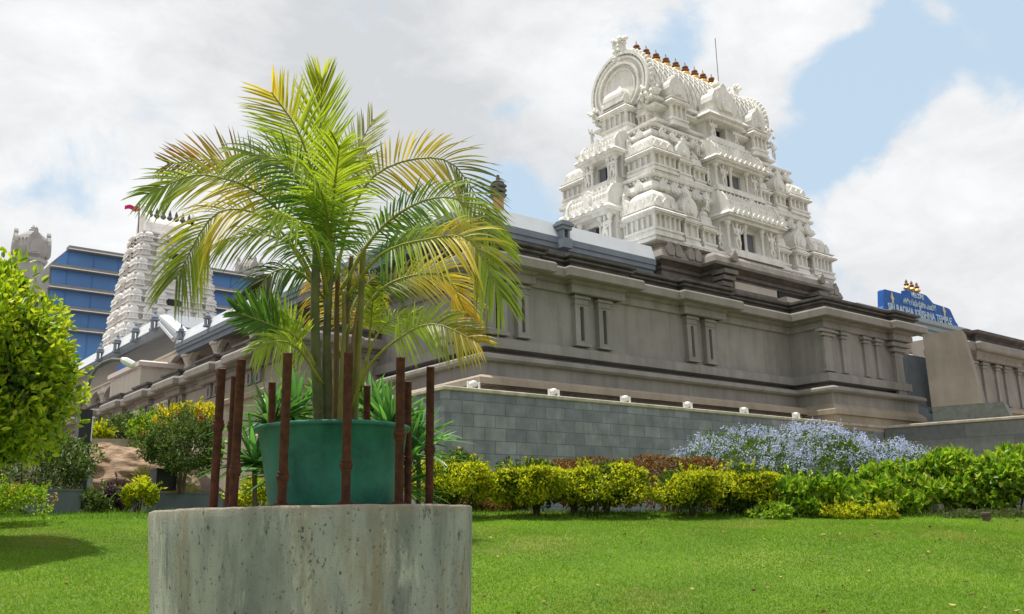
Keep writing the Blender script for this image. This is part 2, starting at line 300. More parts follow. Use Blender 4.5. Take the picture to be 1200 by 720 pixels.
# ------------------------------------------------------------------ temple wall (corner building)
TX = 14.0; TY = 18.5
def jog(p0, p1, spans, out):
    """path from p0 to p1 with outward steps over the given distance spans"""
    p0 = Vector(p0); p1 = Vector(p1); d = (p1-p0).normalized(); nn = Vector((d.y, -d.x)); r = [p0]
    for a, b in spans: r += [p0+d*a, p0+d*a+nn*out, p0+d*b+nn*out, p0+d*b]
    r.append(p1); return [tuple(q) for q in r]
base_prof = [(.78, 4.5), (.78, 5.02), (.74, 5.05), (.72, 5.2), (.62, 5.27), (.26, 5.34), (.26, 5.70), (.42, 5.71), (.50, 5.76), (.50, 5.84), (.42, 5.9), (-.2, 5.92), (-.2, 6.09), (.17, 6.12), (.17, 6.38), (.08, 6.41), (.08, 6.43), (0, 6.45)]
ent_prof = [(0, 7.93), (.10, 7.94), (.12, 7.98), (.12, 8.14), (.08, 8.15), (.09, 8.19), (.2, 8.25), (.2, 8.27), (.5, 8.24), (.54, 8.26), (.54, 8.48), (.51, 8.53), (.46, 8.55), (.3, 8.57)]
hi_prof = [(.53, 8.46), (.47, 8.545), (.30, 8.58)]
par_prof = [(.22, 8.575), (.22, 8.72), (.34, 8.75), (.34, 8.80), (.26, 8.81), (.26, 8.84), (.40, 8.87), (.40, 8.95), (-.35, 8.96), (-.35, 8.3)]
tb = empty('temple_wall', (TX, TY, 4.7), 'grey plastered corner temple building with paired pilasters and heavy cornice', 'building')
path = [(TX, 26), (TX, TY), (27.3, TY), (27.3, 17.15), (32.3, 17.15), (32.3, 21)]
m = MB(); m.sweep(path, [(0, 6.43), (0, 8.0), (-.4, 8.0)]); m.build('wall', plaster, tb)
m = MB(); m.sweep(path, base_prof[5:]); m.build('base_moulding', plaster, tb)
m = MB(); m.sweep([(TX, 26), (TX, TY), (27.9, TY)], [(.6, 5.02), (.76, 5.04), (.76, 5.2), (.66, 5.27), (.26, 5.36)]); m.sweep([(TX, 26), (TX, TY), (27.9, TY)], [(.55, 4.5), (.55, 5.02), (.76, 5.035)], mi=1); m.sweep([(27.3, 18.6), (27.3, 17.15), (32.3, 17.15), (32.3, 21)], [(.36, 4.5), (.36, 4.95), (.44, 4.98), (.44, 5.13), (.38, 5.2), (.26, 5.34)]); m.build('footing', [plaster_lt, gopstone], tb)
corner_r = 15.35
jp = [(TX, 26)] + jog((TX, 20.25), (TX, 20.25-.0001), [], 0)[:1]
jp = [(TX, 26), (TX, 20.2), (TX-.22, 20.2), (TX-.22, TY-.22), (15.35, TY-.22), (15.35, TY)]
for a, b in ((16.9, 18.75), (21.6, 23.35)): jp += [(a, TY), (a, TY-.22), (b, TY-.22), (b, TY)]
jp += [(27.3, TY), (27.3, 17.15), (31.4, 17.15), (31.4, 16.93), (32.5, 16.93), (32.5, 21)]
m = MB(); m.sweep(jp, ent_prof[:8]+[(.1, 8.28)]); m.build('frieze', plaster, tb)
m = MB(); m.sweep(jp, ent_prof[7:]+[(-.3, 8.58)]); m.build('cornice', mat('cornice_plaster', (.25, .235, .215), .9, .12, 1.1, streak=.4, bump=.003, grime=(.15, .13, .11)), tb)
m = MB(); m.sweep(jp, par_prof); m.build('parapet', plaster_dk, tb)
def pilaster(u0, u1, M, z0, z1, parent, d=.16, slot=True, k=1.0):
    m = MB(); w = u1-u0; m.box(u0-.04*k, u1+.04*k, 0, d+.05*k, z0, z0+.09*k, M); c0 = z1-.26*k
    if slot:
        a = w*.36; m.box(u0, u0+a, 0, d, z0+.09*k, c0, M); m.box(u1-a, u1, 0, d, z0+.09*k, c0, M); m.box(u0+a, u1-a, 0, d, z0+.09*k, z0+.16*k, M); m.box(u0+a, u1-a, 0, d, c0-.06*k, c0, M)
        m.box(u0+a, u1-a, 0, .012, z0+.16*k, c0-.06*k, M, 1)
    else:
        m.box(u0+.04, u1-.04, 0, d, z0+.09*k, c0, M)
    m.box(u0-.03*k, u1+.03*k, 0, d+.03*k, c0, c0+.03*k, M); m.box(u0, u1, 0, d, c0+.03*k, z1-.1*k, M); m.box(u0-.05*k, u1+.05*k, 0, d+.06*k, z1-.1*k, z1-.04*k, M); m.box(u0-.01*k, u1+.01*k, 0, d+.02*k, z1-.04*k, z1, M)
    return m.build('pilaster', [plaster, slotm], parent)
def side(o, ang):  # local x = along the wall, y = outward
    return Matrix.Translation(Vector((*o, 0))) @ Matrix.Rotation(ang, 4, 'Z')
MR = Matrix(((1, 0, 0, 0), (0, -1, 0, TY), (0, 0, 1, 0), (0, 0, 0, 1)))          # right face: u = X, out = -Y
ML = Matrix(((0, -1, 0, TX), (1, 0, 0, 0), (0, 0, 1, 0), (0, 0, 0, 1)))          # left face: u = Y, out = -X
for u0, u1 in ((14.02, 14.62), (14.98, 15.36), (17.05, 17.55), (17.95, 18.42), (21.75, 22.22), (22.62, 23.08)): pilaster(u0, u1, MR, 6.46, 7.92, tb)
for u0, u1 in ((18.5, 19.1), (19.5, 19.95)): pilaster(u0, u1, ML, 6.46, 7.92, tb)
MB_ = Matrix(((1, 0, 0, 0), (0, -1, 0, 17.15), (0, 0, 1, 0), (0, 0, 0, 1)))
def slim(u, M, z0, z1, w, parent, name='pilaster', k=1.0, mt=None):
    m = MB(); m.box(u-w*.55, u+w*.55, 0, .12*k, z0, z0+.05*k, M); m.box(u-w*.35, u+w*.35, 0, .09*k, z0+.05*k, z1-.36*k, M)
    for i, (dz, ww) in enumerate(((.36, .5), (.24, .8), (.12, 1.1))): m.box(u-w*ww*.8, u+w*ww*.8, 0, (.1+.05*i)*k, z1-dz*k, z1-(dz-.07)*k, M); m.box(u-w*ww*.55, u+w*ww*.55, 0, (.09+.03*i)*k, z1-(dz-.07)*k, z1-(dz-.12)*k, M)
    return m.build(name, mt or plaster, parent)
slim(27.4, MB_, 6.46, 7.9, .62, tb)
for u in (28.35, 29.75, 30.55): slim(u, MB_, 6.46, 7.9, .3, tb)
slim(31.85, MB_, 5.9, 7.9, .75, tb, k=1.5)
m = MB(); m.box(14.5, 60, 21.8, 40, 8.9, 9.0); m.box(14.3, 22.8, 19.2, 30, 8.3, 8.6); o = m.build('roof_deck', plaster_dk, tb)
# ------------------------------------------------------------------ left wing, lower
WX = 11.57
wg = empty('temple_wing', (WX, 24, 4.7), 'low grey plastered wing running back to the left with stepped cornice blocks and windows', 'building')
wp = [(WX, 66), (WX, 23.9), (TX+.3, 23.9)]
m = MB(); m.sweep(wp, [(0, 4.0), (0, 7.0), (-.4, 7.0)]); m.build('wall', mat('light_wing_plaster', (.33, .295, .26), .9, .1, 1, streak=.3, grime=(.2, .18, .16)), wg)
m = MB(); m.sweep(wp, [(.5, 2.0), (.5, 4.4), (.34, 4.5), (.32, 5.40), (.34, 5.6), (.46, 5.63), (.5, 5.75), (.46, 5.80), (.2, 5.83), (.2, 5.98), (.15, 5.99), (.15, 6.08), (.1, 6.12), (0, 6.13)]); m.build('base_moulding', plaster_lt, wg)
ends = [26.5, 29.9, 33.35, 36.85, 40.3, 43.8, 47.3, 50.8, 54.3, 57.8]
jw = [(WX, 66)]
for e_ in reversed(ends): jw += [(WX, e_+1.35), (WX-.2, e_+1.35), (WX-.2, e_), (WX, e_)]
jw += [(WX, 25.2), (WX-.2, 25.2), (WX-.2, 23.7), (12.6, 23.7), (12.6, 23.9), (TX+.3, 23.9)]
s_ = lambda pr, k, z1, z0=8.58: [(o_, z1+(z_-z0)*k) for o_, z_ in pr]
m = MB(); m.sweep(jw, [(0, 6.6), (.1, 6.62), (.12, 6.64), (.12, 6.78), (.08, 6.79), (.2, 6.86), (.1, 6.9)]); m.build('frieze', plaster, wg)
m = MB(); m.sweep(jw, [(.2, 6.87), (.48, 6.85), (.52, 6.89), (.52, 7.08), (.46, 7.16), (.3, 7.18), (-.3, 7.18)]); m.build('cornice', bpy.data.materials['cornice_plaster'], wg)
m = MB(); m.sweep(jw, [(.2, 7.185), (.2, 7.36), (.28, 7.39), (.28, 7.46), (-.35, 7.47), (-.35, 7.0)]); m.build('parapet', plaster_dk, wg)
MW = Matrix(((0, -1, 0, WX), (1, 0, 0, 0), (0, 0, 1, 0), (0, 0, 0, 1)))
for e_ in [23.95]+ends:
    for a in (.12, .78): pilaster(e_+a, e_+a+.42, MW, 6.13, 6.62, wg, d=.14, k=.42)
for y0 in (38.6, 42.0, 35.2):
    for q in range(2):
        f = MB(); M_ = MW @ Matrix.Translation((y0+q*.95, 0, 0)); f.box(0, .85, 0, .05, 5.9, 6.6, M_, 0); 
        w_ = f.build('window', glassd, wg)
        f = MB()
        for k in range(5): f.box(k*.2-.01, k*.2+.03, .05, .09, 5.9, 6.6, M_)
        f.box(0, .85, .05, .09, 6.56, 6.62, M_); f.build('frame', metalw, w_)
m = MB(); m.box(WX+.3, 60, 24.2, 66, 6.9, 7.0); m.build('roof_deck', plaster_dk, wg)
# ------------------------------------------------------------------ upper pavilion roof
ur = empty('upper_pavilion', (15.3, 20.5, 7), 'open upper pavilion with long white sloping eaves and blue grey fascia above the wall', 'building')
EX, EYy = 14.35, 20.5
def yz0(px, py): q = at(px, py, 0, EX); return (q[1], q[2])
roof_path = [(EX, yz0(206, 396)[0]), (EX, EYy), (22.9, EYy)]
m = MB(); m.sweep(roof_path, [(-.10, 10.44), (0, 10.45), (-.16, 10.95), (-.4, 10.98), (-3, 11.0)]); m.build('roof_slab', whiteroof, ur)
m = MB(); m.sweep(roof_path, [(-.5, 9.86), (-.14, 9.86), (-.12, 10.05), (-.03, 10.08), (-.03, 10.22), (.02, 10.24), (.02, 10.436), (-.3, 10.437)]); m.build('fascia', bluegrey, ur)
YV = yz0(190, 375)[0]; ZL = yz0(183, 384)[1]; ls = [(EX, 90), (EX, YV), (18.5, YV)]
m = MB(); m.sweep(ls, [(-.1, ZL-.02), (0, ZL), (-.2, ZL+.62), (-.5, ZL+.66), (-4, ZL+.7)]); m.build('roof_slab', whiteroof, ur)
m = MB(); m.sweep(ls, [(-.3, ZL-.42), (-.15, ZL-.40), (-.04, ZL-.2), (-.04, ZL-.015), (-.6, ZL-.01)]); m.build('fascia', bluegrey, ur)
m = MB()
def yz(px, py, X): q = at(px, py, 0, X); return (q[1], q[2])
MYZ = Matrix(((0, 1, 0, 0), (1, 0, 0, 0), (0, 0, 1, 0), (0, 0, 0, 1)))
m.prism([yz(185.5, 381, EX), yz(203, 401, EX), yz(211, 387.5, EX), yz(189, 369, EX)], EX, EX+.45, MYZ)
m.prism([yz(187, 379, EX), yz(203.5, 398, EX), yz(205, 396, EX), yz(188.5, 377, EX)], EX-.12, EX, MYZ)
m.prism([yz(188.5, 372, EX), yz(208.5, 391, EX), yz(210.5, 388, EX), yz(189.5, 370, EX)], EX-.12, EX, MYZ)
m.build('sloping_roof_band', whiteroof, ur)
m = MB(); m.box(16.8, 17.1, 21.5, 80, 6.9, 10.6); m.box(15.2, 22.5, 21.3, 21.5, 8.3, 10.3); m.box(16.8, 17.1, 47, 80, 10.6, 11.6); m.build('back_wall', cream, ur)
m = MB(); m.box(14.6, 17.0, 20.9, 80, 10.2, 10.3); m.build('soffit', cream, ur)
colY = [at(x, 415, 0, 14.85)[1] for x in (340, 298, 256, 223, 200, 170, 150, 127, 112)]
for y in colY:
    m = MB(); m.lathe([(.24, 6.9), (.24, 8.0), (.2, 8.05), (.2, 9.2), (.26, 9.3), (.2, 9.36), (.34, 9.7), (.42, 9.74), (.42, 9.85)], 14, Matrix.Translation((14.85, y, 0))); m.build('column', cream, ur, smooth=False)
for a, b in zip(colY[:-1], colY[1:]):
    r = (b-a)/2-.15; c = (a+b)/2; pl = [(a, 10.25), (a, 9.3)]+[(c-r*math.cos(t), 9.3+.75*math.sin(t)) for t in np.linspace(0, math.pi, 11)]+[(b, 9.3), (b, 10.25)]
    m = MB(); m.prism(pl, -.15, .15, Matrix(((0, 1, 0, 14.85), (1, 0, 0, 0), (0, 0, 1, 0), (0, 0, 0, 1)))); m.build('arch', cream, ur)
for y in (52, 56.5, 61):
    m = MB(); m.box(16.7, 16.78, y, y+1.3, 7.0, 9.3); m.build('doorway', dark, ur)
m = MB(); m.box(14.65, 14.7, colY[-2], colY[-3], 7.2, 8.0); m.build('blue_panel', bluesign, ur)
def ornament(px, py, ax, val, k=1.0):
    p = at(px, py, ax, val); m = MB(); M_ = Matrix.Translation(Vector(p)) @ Matrix.Scale(k, 4)
    m.box(-.16, .16, -.16, .16, -.1, .0, M_); m.box(-.13, -.05, -.1, .1, 0, .3, M_); m.box(.05, .13, -.1, .1, 0, .3, M_); m.box(-.17, .17, -.15, .15, .3, .36, M_); m.lathe([(.11, .36), (.15, .44), (.10, .52), (.04, .58), (.07, .64), (.02, .74)], 8, M_)
    return m.build('eave_ornament', bluegrey, ur)
for px, py in ((117, 421), (137, 411), (158.5, 398), (181, 385)): ornament(px, py, 0, EX-.05, 1.3)
for px, py in ((212, 396), (243, 381), (282, 362), (326.5, 341), (378, 316)): ornament(px, py, 0, EX-.05, .9)
kp = at(661, 281, 1, 20.4); m = MB(); M_ = Matrix.Translation(Vector(kp))
m.box(-.2, .2, -.16, .16, -.3, .02, M_); m.box(-.15, -.07, -.12, .12, .02, .3, M_); m.box(.07, .15, -.12, .12, .02, .3, M_); m.box(-.2, .2, -.17, .17, .3, .42, M_); m.box(-.26, .26, -.22, .22, .42, .5, M_); m.box(-.2, .2, -.17, .17, .5, .58, M_); m.build('roof_kiosk', bluegrey, ur)
# small finial tower that stands behind the roof corner
fp = at(584, 240, 1, 23.0); ft = empty('small_turret', tuple(fp), 'small ochre and dark turret poking up behind the roof corner', 'turret')
m = MB(); M_ = Matrix.Translation(Vector(fp)); m.lathe([(.2, -1.0), (.2, .25)], 6, M_); m.build('shaft', mat('ochre_paint', (.36, .22, .10), .8), ft)
m = MB()
for z_ in (.25, .42, .58): m.lathe([(.2, z_), (.3, z_+.05), (.3, z_+.09), (.2, z_+.14)], 8, M_)
m.lathe([(.2, .7), (.22, .78), (.08, .86), (.05, 1.05)], 8, M_); m.build('tiered_top', plaster_dk, ft)
# ------------------------------------------------------------------ gopuram
GC = (28.4, 23.4)
def face(k, h, c=GC):
    cx, cy = c
    return [Matrix(((1, 0, 0, cx), (0, -1, 0, cy-h), (0, 0, 1, 0), (0, 0, 0, 1))), Matrix(((0, -1, 0, cx-h), (1, 0, 0, cy), (0, 0, 1, 0), (0, 0, 0, 1))),
            Matrix(((-1, 0, 0, cx), (0, 1, 0, cy+h), (0, 0, 1, 0), (0, 0, 0, 1))), Matrix(((0, 1, 0, cx+h), (-1, 0, 0, cy), (0, 0, 1, 0), (0, 0, 0, 1)))][k]
def flame(w, h, x=0, z=0, n=9):
    r = [(-.38, 0), (-.48, .12), (-.53, .30), (-.50, .48), (-.40, .64), (-.24, .75), (-.13, .81), (-.12, .90), (0, 1)]
    return [(x+a*w, z+b*h) for a, b in r]+[(x-a*w, z+b*h) for a, b in reversed(r[:-1])]
def skin(verts, edges, rad, name):
    me = bpy.data.meshes.new(name+'_s'); me.from_pydata(verts, edges, []); ob = bpy.data.objects.new(name+'_s', me); C.objects.link(ob)
    md = ob.modifiers.new('s', 'SKIN'); sd = ob.modifiers.new('u', 'SUBSURF'); sd.levels = 1; sd.render_levels = 1
    for i, r in enumerate(rad): me.skin_vertices[0].data[i].radius = (r, r) if not isinstance(r, tuple) else r; me.skin_vertices[0].data[i].use_root = (i == 0)
    dg = bpy.context.evaluated_depsgraph_get(); m2 = bpy.data.meshes.new_from_object(ob.evaluated_get(dg)); bpy.data.objects.remove(ob); m2.name = name
    m2.polygons.foreach_set('use_smooth', [True]*len(m2.polygons)); return m2
def statue_mesh(pose):
    k = 1 if pose == 0 else -1
    v = [(0, 0, .56), (0, 0, .72), (0, 0, .86), (0, 0, .94), (0, 0, 1.03), (0, 0, 1.12), (0, 0, 1.24),
         (.08, 0, .52), (.12*k, .03, .28), (.09*k, 0, .03), (.1*k, .07, .0), (-.08, 0, .52), (-.13*k, .02, .30), (-.06*k, .05, .05), (-.06*k, .12, .02),
         (.15, 0, .86), (.24, .03, .72), (.30, .06, .90), (.32, .06, .98), (-.15, 0, .86), (-.22, .04, .70), (-.12, .10, .62), (-.08, .12, .58),
         (.22, .0, .98), (.27, 0, 1.14), (-.22, 0, .98), (-.28, 0, 1.12)]
    if k < 0: v = [(-a, b, c) for a, b, c in v]
    e = [(0, 1), (1, 2), (2, 3), (3, 4), (4, 5), (5, 6), (0, 7), (7, 8), (8, 9), (9, 10), (0, 11), (11, 12), (12, 13), (13, 14), (2, 15), (15, 16), (16, 17), (17, 18), (2, 19), (19, 20), (20, 21), (21, 22), (15, 23), (23, 24), (19, 25), (25, 26)]
    r = [.10, .075, .11, .045, .075, .07, .025, .085, .06, .04, .035, .085, .06, .04, .035, .055, .04, .032, .03, .055, .04, .032, .03, .034, .03, .034, .03]
    me = skin(v, e, r, 'statue'); me.materials.append(gopm); return me
ST = [statue_mesh(0), statue_mesh(1)]
def statue(parent, M, u, out_, z, s=1.0, which=0):
    o = bpy.data.objects.new('statue', ST[which]); C.objects.link(o); o.matrix_basis = M @ Matrix.Translation((u, out_, z)) @ Matrix.Scale(s, 4); setp2(o, parent); return o
def setp2(o, p): o.parent = p; o.matrix_parent_inverse = world(p).inverted()
def dome(m, M, u, y, z, w, h, sides=4):
    a0 = math.pi/sides; pr = [(w*.46, 0), (w*.55, h*.10), (w*.585, h*.24), (w*.575, h*.42), (w*.50, h*.60), (w*.37, h*.75), (w*.22, h*.86), (w*.10, h*.92), (w*.13, h*.98), (w*.06, h*1.06), (w*.015, h*1.25)]
    k = 1/math.cos(a0) if sides == 4 else 1
    m.lathe([(r*k*.88, q) for r, q in pr], sides*1, M @ Matrix.Translation((u, y, z)), a0=a0)
def aedicule(M, u, w, dp, z0, z1, kind, parent, name, back=0.0):
    """plinth, little columns, eave and roof; depth dp outward"""
    m = MB(); H = z1-z0; b = -back
    m.box(u-w/2, u+w/2, b, dp, z0, z0+.06*H, M); m.box(u-w*.47, u+w*.47, b, dp-.04, z0+.06*H, z0+.11*H, M); m.box(u-w*.5, u+w*.5, b, dp, z0+.11*H, z0+.155*H, M)
    zb = z0+.155*H; zc = z0+.40*H
    m.box(u-w*.38, u+w*.38, b, dp-.16, zb, zc, M)
    n = max(3, int(round(w/.27)))
    for i in range(n):
        x = u-w*.42+w*.84*i/(n-1); m.box(x-.035, x+.035, dp-.17, dp-.07, zb, zc-.05, M); m.box(x-.055, x+.055, dp-.19, dp-.05, zc-.06, zc, M)
    if kind == 'kuta':
        for i in range(n):
            y = b+.07+(dp-b-.2)*i/(n-1)
            for sg in (-1, 1): m.box(*sorted((u+sg*w*.38, u+sg*(w*.38+.1))), y-.035, y+.035, zb, zc-.05, M)
    for a, c0, c1, t in ((.5, .40, .425, 0), (.56, .425, .455, 0), (.58, .455, .49, .05), (.46, .49, .53, 0), (.52, .53, .55, 0), (.45, .55, .58, .02)):
        e_ = (a-.5)*w+.0; m.box(u-w*a, u+w*a, b, dp+e_, z0+c0*H, z0+c1*H, M, tx=t, ty=t)
    zr = z0+.58*H; hr = H-.58*H
    if kind == 'kuta':
        yc = (dp+b)/2; m.box(u-w*.43, u+w*.43, yc-w*.425, yc+w*.425, zr, zr+hr*.10, M); dome(m, M, u, yc, zr+hr*.10, w*.76, hr*.92)
        for i in range(-1, 2): m.prism(flame(w*.22, hr*.42, u+i*w*.27, zr), dp-.18, dp-.06, M)
        Mq = M @ Matrix.Translation((u, yc, 0)) @ Matrix.Rotation(math.pi/2, 4, 'Z')
        for sg in (-1, 1):
            for i in range(-1, 2): m.prism(flame(w*.22, hr*.42, i*w*.27, zr), *sorted((sg*w*.36, sg*w*.44)), Mq)
    elif kind == 'panjara':
        m.prism(flame(w*.95, hr*1.12, u, zr), b, dp-.06, M); m.prism(flame(w*.62, hr*.72, u, zr+.03), dp-.06, dp-.02, M); m.prism(flame(w*.26, hr*.34, u, zr+.06), dp-.02, dp+.04, M); m.lathe([(.05, 0), (.07, .05), (.03, .1), (.01, .18)], 6, M @ Matrix.Translation((u, dp-.12, zr+hr*1.05)))
    else:
        m.box(u-w*.42, u+w*.42, b, dp-.12, zr, zr+hr*.5, M, tx=.05, ty=.05)
        m.lathe([(.16, 0), (.2, .06), (.12, .2), (.05, .25), (.02, .36)], 8, M @ Matrix.Translation((u, dp-.3, zr+hr*.5)))
    return m.build(name, gopm, parent)
def shala(M, w, dp, z0, h, parent, cen=0, scale_n=9):
    """barrel vaulted crest over the middle bay, end arches, scales and a row of small spikes"""
    m = MB(); n = 10; pl = [(dp*.5+dp*.5*math.cos(t)*(1.06 if math.sin(t) < .5 else 1), z0+h*math.sin(t)**.8) for t in np.linspace(0, math.pi, n)]
    Mx = M @ Matrix(((0, 1, 0, cen), (1, 0, 0, 0), (0, 0, 1, 0), (0, 0, 0, 1)))
    m.prism(pl, -w/2+.06, w/2-.06, Mx)
    big = [(dp*.5+(a-dp*.5)*1.12, z0-.02+(b-z0)*1.14) for a, b in pl]
    for s in (-1, 1): m.prism(big, *sorted((s*(w/2-.08), s*(w/2+.04))), Mx)
    for i in range(int(w/.16)):
        x = -w/2+.14+i*.16
        for j, t in enumerate((.35, .7, 1.05, 1.4)):
            yy = dp*.5+dp*.52*math.cos(t); zz = z0+h*math.sin(t)**.8; m.box(cen+x-.045+(j % 2)*.08, cen+x+.045+(j % 2)*.08, yy-.05, yy+.03, zz-.06, zz+.05, M)
    for i in range(int(w/.24)):
        x = cen-w/2+.15+i*.24; m.lathe([(.05, 0), (.07, .04), (.04, .1), (.045, .13), (.01, .22)], 6, M @ Matrix.Translation((x, dp*.5, z0+h-.02)))
    m.prism(flame(w*.2, h*1.0, cen, z0), dp*.7, dp*1.03, M); m.prism(flame(w*.13, h*.62, cen, z0+.03), dp*1.03, dp*1.08, M)
    return m.build('barrel_crest', gopm, parent)
def rect(hx, hy, c=GC): return [(c[0]-hx, c[1]+hy), (c[0]-hx, c[1]-hy), (c[0]+hx, c[1]-hy), (c[0]+hx, c[1]+hy)]
gp = empty('gopuram', (GC[0], GC[1], 4.55), 'tall white sculpted temple gateway tower on a brown stone base, nearest and largest', 'tower')
# stone base
bp_ = [(23.45, 26.6), (23.45, 20.75), (25.5, 20.75), (25.5, 20.1), (31.7, 20.1), (31.7, 20.75), (33.35, 20.75), (33.35, 26.6)]
m = MB(); m.sweep(bp_, [(-.05, 4.5), (-.05, 10.99), (-.3, 10.99)]); m.build('base_wall', gopstone, gp)
m = MB(); m.sweep(bp_, [(.0, 8.9), (.22, 8.95), (.22, 9.1), (.05, 9.14), (.05, 9.28), (.25, 9.3), (.28, 9.42), (.22, 9.48), (.02, 9.5), (.02, 9.62), (.18, 9.66), (.18, 9.8), (0, 9.82), (.0, 10.22), (.12, 10.25), (.14, 10.36), (.05, 10.38), (.25, 10.5)]); m.build('base_moulding', gopstone, gp)
m = MB(); m.sweep(bp_, [(.2, 10.51), (.50, 10.46), (.56, 10.54), (.50, 10.76), (.32, 10.93), (.14, 10.97), (-.2, 11.0)]); m.build('base_cornice', mat('base_cornice_stone', (.27, .25, .225), .9, .2, 2, streak=.4, grime=(.12, .11, .1), bump=.004), gp)
m = MB(); m.box(GC[0]-4.95, GC[0]+4.95, GC[1]-2.65, GC[1]+2.9, 11.0, 11.2); m.build('base_slab', plaster_lt, gp)
def leafo(fl, a, b, M):
    m = MB(); m.prism(fl, a, b, M); m.build('leaf_ornament', bpy.data.materials['base_cornice_stone'], gp)
for u in (-5.05, -4.65, -4.0, -3.62): leafo(flame(.34, .5, u, 10.6), .18, .34, face(0, 2.92))
for u in (2.95, 3.35, 3.8, 4.2, 4.6, 5.0): leafo(flame(.34, .5, u, 10.6), .18, .34, face(0, 2.92))
for u in (-2.5, 2.9): leafo(flame(.3, .42, u, 10.62), .1, .24, face(0, 3.75))
for u in (-2, -1.2, 0, 1.2, 2.0): leafo(flame(.34, .5, u, 10.6), .25, .4, face(1, 5.25))

